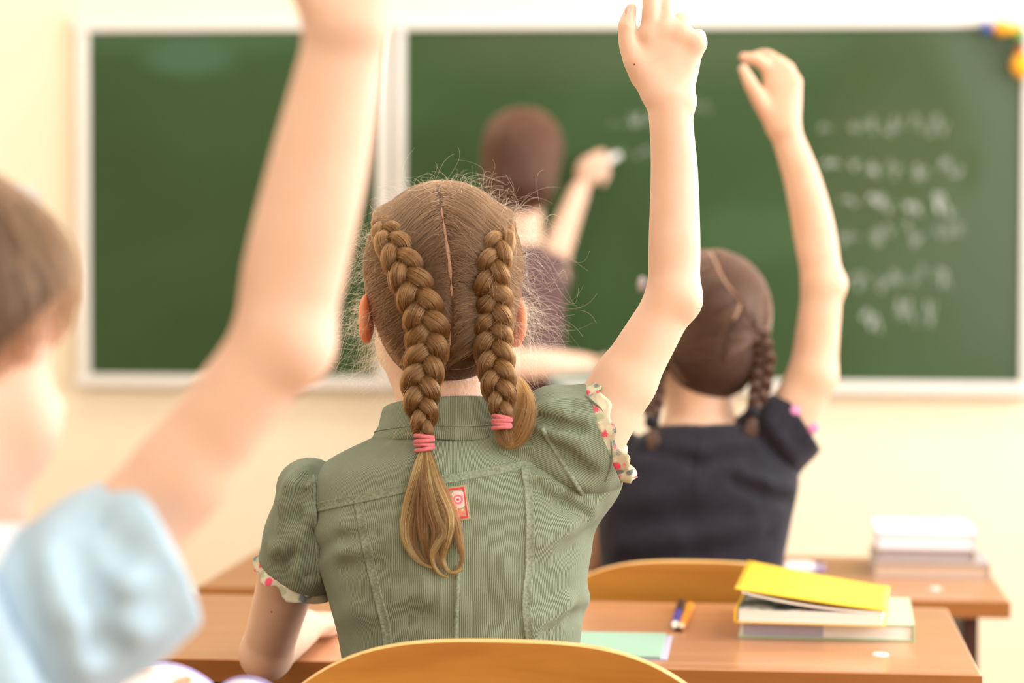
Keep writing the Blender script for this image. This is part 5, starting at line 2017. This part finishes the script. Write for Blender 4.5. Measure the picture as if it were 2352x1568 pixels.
capm3.plane(T3(0, .045, .02), R3 @ np.array([0, .9, -.35]), .01)
hair3 = body_mesh('hair', capm3, .005, T3(0, 0, 0) - .19, T3(0, 0, 0) + .19, 'hair_base_auburn', pp)
short_hair(CAP3, T3, R3, 2600, lambda q: q[:, 1] < .05, .14, .0006, 'hair_auburn', hair3, crown=(0, -.02, .15), seed=9)
ch = V(1402, 366, 6.525)
mbx = MB()
a_, b_c = np.array([-.020, 0, -.012]), np.array([.022, .012, .014])
o = MB().tube([a_, a_ * .96, b_c * .96, b_c], [.0085, .0098, .0095, .0080], 12).build('chalk_stick', 'chalk_white', smooth=False)
o.location = W(ch)
tag(o, 'stick of white chalk held against the chalkboard', 'chalk')
bk = W(V(1340, 872, 6.03))
t = empty('held_book', bk, 'thin teal book held at waist height by the person at the board', 'book')
MB().box(-.075, .055, -.09, .10, -.008, -.005).box(-.075, .055, -.09, .10, .005, .008).build('cover', 'cover_teal', t)
MB().box(-.072, .052, -.088, .098, -.005, .005).build('page_block', 'pages', t)


# ================================================================== THINGS ON THE DESKS
def closed_book(name, p, w, dpt, th, rz, cover, label, group=None, spine=-1, pages='pages'):
    """book lying flat: p = centre of the underside (world)"""
    t = empty(name, p, label, 'book', group, rz)
    c = MB()
    ct = .0022
    c.box(-w / 2, w / 2, -dpt / 2, dpt / 2, 0, ct, .0006).box(-w / 2, w / 2, -dpt / 2, dpt / 2, th - ct, th, .0006)
    c.box(spine * w / 2 - (.002 if spine < 0 else 0), spine * w / 2 + (0 if spine < 0 else .002), -dpt / 2, dpt / 2, 0, th)
    c.build('cover', cover, t)
    e = .003
    MB().box(-w / 2 + (e if spine > 0 else .0005), w / 2 - (e if spine < 0 else .0005), -dpt / 2 + e, dpt / 2 - e, ct, th - ct).build('page_block', pages, t)
    return t


za = DESK1_Z
pa, pb = on_level(1702, 1466, za), on_level(2104, 1473, za)
wA = pb[0] - pa[0]
dA = .215
tA = .0195
cA = np.array([(pa[0] + pb[0]) / 2, pa[1] + dA / 2 + .004, za])
ka = closed_book('schoolbook', cA, wA, dA, tA, math.radians(-2), 'cover_mint', 'pale green closed book lying under the yellow book', 'schoolbooks on the near desk', spine=1)
MB().box(-wA / 2 + .006, -wA / 2 + wA * .49, -dA / 2 + .0022, -dA / 2 + .0034, .0024, tA - .0024).build('printed_band', 'page_lavender', ka)
# yellow book lying open a little, its cover sprung up
zy = za + tA
wY, dY, tY = .166, .20, .019
pY = on_level(1708, 1432, zy)
cY = np.array([pY[0] + wY / 2, pY[1] + dY / 2, zy])
t = empty('yellow_book', cY, 'yellow softcover book with its cover sprung open, on top of the green book', 'book', 'schoolbooks on the near desk', math.radians(-4))
MB().box(-wY / 2 - .004, wY / 2, -dY / 2, dY / 2, 0, .0016).box(-wY / 2 - .004, -wY / 2 - .001, -dY / 2, dY / 2, 0, .016).build('back_cover', 'cover_yellow', t)


def sheet(f0, thick, nx=22):
    """curved sheet spanning the book depth; f0(u) -> (x, z), z may fall towards the back with w"""
    v, fc = [], []
    for s_ in (0, 1):
        for j in range(9):
            w = j / 8
            for i in range(nx):
                x, z = f0(i / (nx - 1), w)
                v.append((x, -dY / 2 + dY * w, z + s_ * thick))
    S = 9 * nx
    for j in range(8):
        for i in range(nx - 1):
            p = j * nx + i
            fc.append((p, p + nx, p + nx + 1, p + 1))
            fc.append((S + p, S + p + 1, S + p + nx + 1, S + p + nx))
    for i in range(nx - 1):
        fc.append((i, i + 1, S + i + 1, S + i))
        p = 8 * nx + i
        fc.append((p, S + p, S + p + 1, p + 1))
    for j in range(8):
        p = j * nx
        fc.append((p, S + p, S + p + nx, p + nx))
        p = j * nx + nx - 1
        fc.append((p, p + nx, S + p + nx, S + p))
    return v, fc


MB().raw(*sheet(lambda u, w: (-wY / 2 + .001 + (wY - .004) * u, .0016), .0135 )).build('page_block', 'pages', t)
lf = lambda u, w: (-wY / 2 + .004 + (wY - .006) * u, .0152 + .019 * (1 - u) ** 2.0)
MB().raw(*sheet(lf, .0022)).build('raised_leaf', 'pages', t)
MB().raw(*sheet(lambda u, w: (-wY / 2 + .0008 + (wY * .45) * u, .0153), .0006)).build('photo_leaf', 'photo_page', t)
cv = lambda u, w: (-wY / 2 - .004 + (wY + .006) * u, .0178 + .027 * (1 - u) ** 1.15 * (.75 + .25 * w))
MB().raw(*sheet(cv, .0014)).build('front_cover', 'cover_yellow', t, True)

# pen and pencil
for nm, p, q_, r, mats, label in (('pen', (1549, 1441), (1566, 1383), .0052, ('pen_blue', 'pen_black'), 'blue and black ballpoint pen lying on the near desk'),
                                  ('pencil', (1563, 1445), (1588, 1384), .0048, ('pencil_orange', 'pencil_wood'), 'orange pencil lying beside the blue pen')):
    a, b = on_level(*p, za + r), on_level(*q_, za + r)
    L = np.linalg.norm(b - a)
    L = min(L, .19)
    t = empty(nm, (a[0], a[1], za), label, nm, None, math.atan2(b[1] - a[1], b[0] - a[0]))
    if nm == 'pen':
        MB().tube([(.022, 0, r), (L * .62, 0, r)], r, 12).build('barrel', 'pen_blue', t)
        MB().tube([(0, 0, r), (.006, 0, r), (.022, 0, r)], [.001, .003, r], 12).build('tip', 'cap_plastic', t)
        MB().tube([(L * .62, 0, r), (L, 0, r)], r * 1.06, 12).build('cap', 'pen_black', t)
        MB().box(L * .66, L * .95, -.0014, .0014, r * 2, r * 2 + .002).build('clip', 'pen_black', t)
    else:
        MB().tube([(.022, 0, r), (L, 0, r)], r, 6).build('shaft', 'pencil_orange', t)
        MB().tube([(.006, 0, r), (.022, 0, r)], [.0014, r], 12).build('sharpened_end', 'pencil_wood', t)
        MB().tube([(0, 0, r), (.006, 0, r)], [.0004, .0014], 10).build('lead', 'graphite', t)

# open exercise book by the girl's side
n1 = on_level(1524, 1516, za)
n2 = on_level(1535, 1462, za)
t = empty('exercise_book', (n1[0] - .10, n1[1] + .06, za), 'open exercise book with a white and a mint page beside the girl in green', 'book')
dn = max(.12, n2[1] - n1[1])
MB().box(-.22, .104, -.062, -.062 + dn + .004, 0, .0015).build('cover', 'page_lavender', t)
MB().box(-.21, -.006 - .012, -.06, -.06 + dn, .0015, .005, .001).build('page_block', 'paper_white', t)
MB().box(-.018, .097, -.06, -.06 + dn, .0015, .0045, .001).build('mint_page', 'page_mint', t)

# books on the far desk
zc = DESK2_Z
for (xa, xb, yb, th, dep, cov, nm, label, pg) in ((2006, 2268, 1326, .024, .20, 'cover_grey', 'schoolbook', 'grey book at the bottom of the stack on the far desk', 'cover_cream'),
                                                  (2014, 2236, 0, .021, .19, 'cover_cream', 'schoolbook', 'cream book in the middle of the stack on the far desk', 'cover_grey'),
                                                  (2014, 2240, 0, .026, .185, 'paper_white', 'schoolbook', 'white book on top of the stack on the far desk', 'paper_white')):
    if yb:
        p0 = on_level(xa, yb, zc)
        y_ = p0[1]
        p1 = on_level(xb, yb, zc)
        yfront = y_
    else:
        dcam = (W(np.array([0, 0, 0])))
        r0, r1_ = W(VR(xa, 1300)), W(VR(xb, 1300))
        p0, p1 = r0 * (yfront + .006) / r0[1], r1_ * (yfront + .006) / r1_[1]
        y_ = yfront + .006
    closed_book(nm, np.array([(p0[0] + p1[0]) / 2, y_ + dep / 2, zc]), p1[0] - p0[0], dep, th, 0, cov, label, 'schoolbooks on the far desk', spine=1, pages=pg)
    zc += th
p0, p1 = on_level(1800, 1318, DESK2_Z), on_level(1896, 1322, DESK2_Z)
t = empty('pencil_case', ((p0[0] + p1[0]) / 2, p0[1] + .03, DESK2_Z), 'small white and lavender pencil case on the far desk', 'pencil case')
w_ = (p1[0] - p0[0]) / 2
MB().box(-w_, w_ * .55, -.025, .025, 0, .014, .005).build('case', 'paper_white', t)
MB().box(w_ * .55, w_, -.025, .025, 0, .014, .005).build('case_end', 'lavender_plastic', t)

# picture book standing open in front of the boy
zd = DESK0_Z
pc = WP(470, 1600, 1.90)
t = empty('picture_book', (pc[0], pc[1], zd), 'white open picture book standing on the boy\'s desk at the bottom edge', 'book')
HB = CAMZ - (1530 - 570) * 1.90 / FPX - zd
v, f = [], []
for side, peak, wid, mat, nm in ((-1, 1.0, .082, 'picture_page', 'page_block'), (1, .92, .085, 'paper_white', 'page_block')):
    v, f = [], []
    n = 18
    for s_ in (0, 1):
        for j in range(2):
            for i in range(n):
                u = i / (n - 1)
                x = side * wid * u
                arch = math.sin(math.pi * min(1, .12 + u * .88)) ** .6
                yy = .03 * arch * .8 + .05 * u + (.012 if s_ else 0)
                zz = (HB * peak * (.60 + .40 * arch)) if j else 0.002
                v.append((x, -yy + .04, zz))
    Sx = 2 * n
    for i in range(n - 1):
        f += [(i, i + 1, n + i + 1, n + i), (Sx + i, Sx + n + i, Sx + n + i + 1, Sx + i + 1), (n + i, n + i + 1, Sx + n + i + 1, Sx + n + i)]
    f += [(0, n, Sx + n, Sx), (n - 1, Sx + n - 1, Sx + 2 * n - 1, 2 * n - 1)]
    MB().raw(v, f).build(nm, mat, t, False)
    cvr = []
    for k, p in enumerate(v):
        cvr.append((p[0] * 1.02, p[1] + (.003 if k < Sx else .0125), p[2] + (.0025 if p[2] > .01 else 0)))
    MB().raw(cvr, f).build('fringe_cover', 'lavender_plastic', t, False)  # purple lens fringe built as a tinted cover edge past the pages
MB().box(-.004, .004, .030, .045, 0, HB * .8).build('spine', 'paper_white', t)
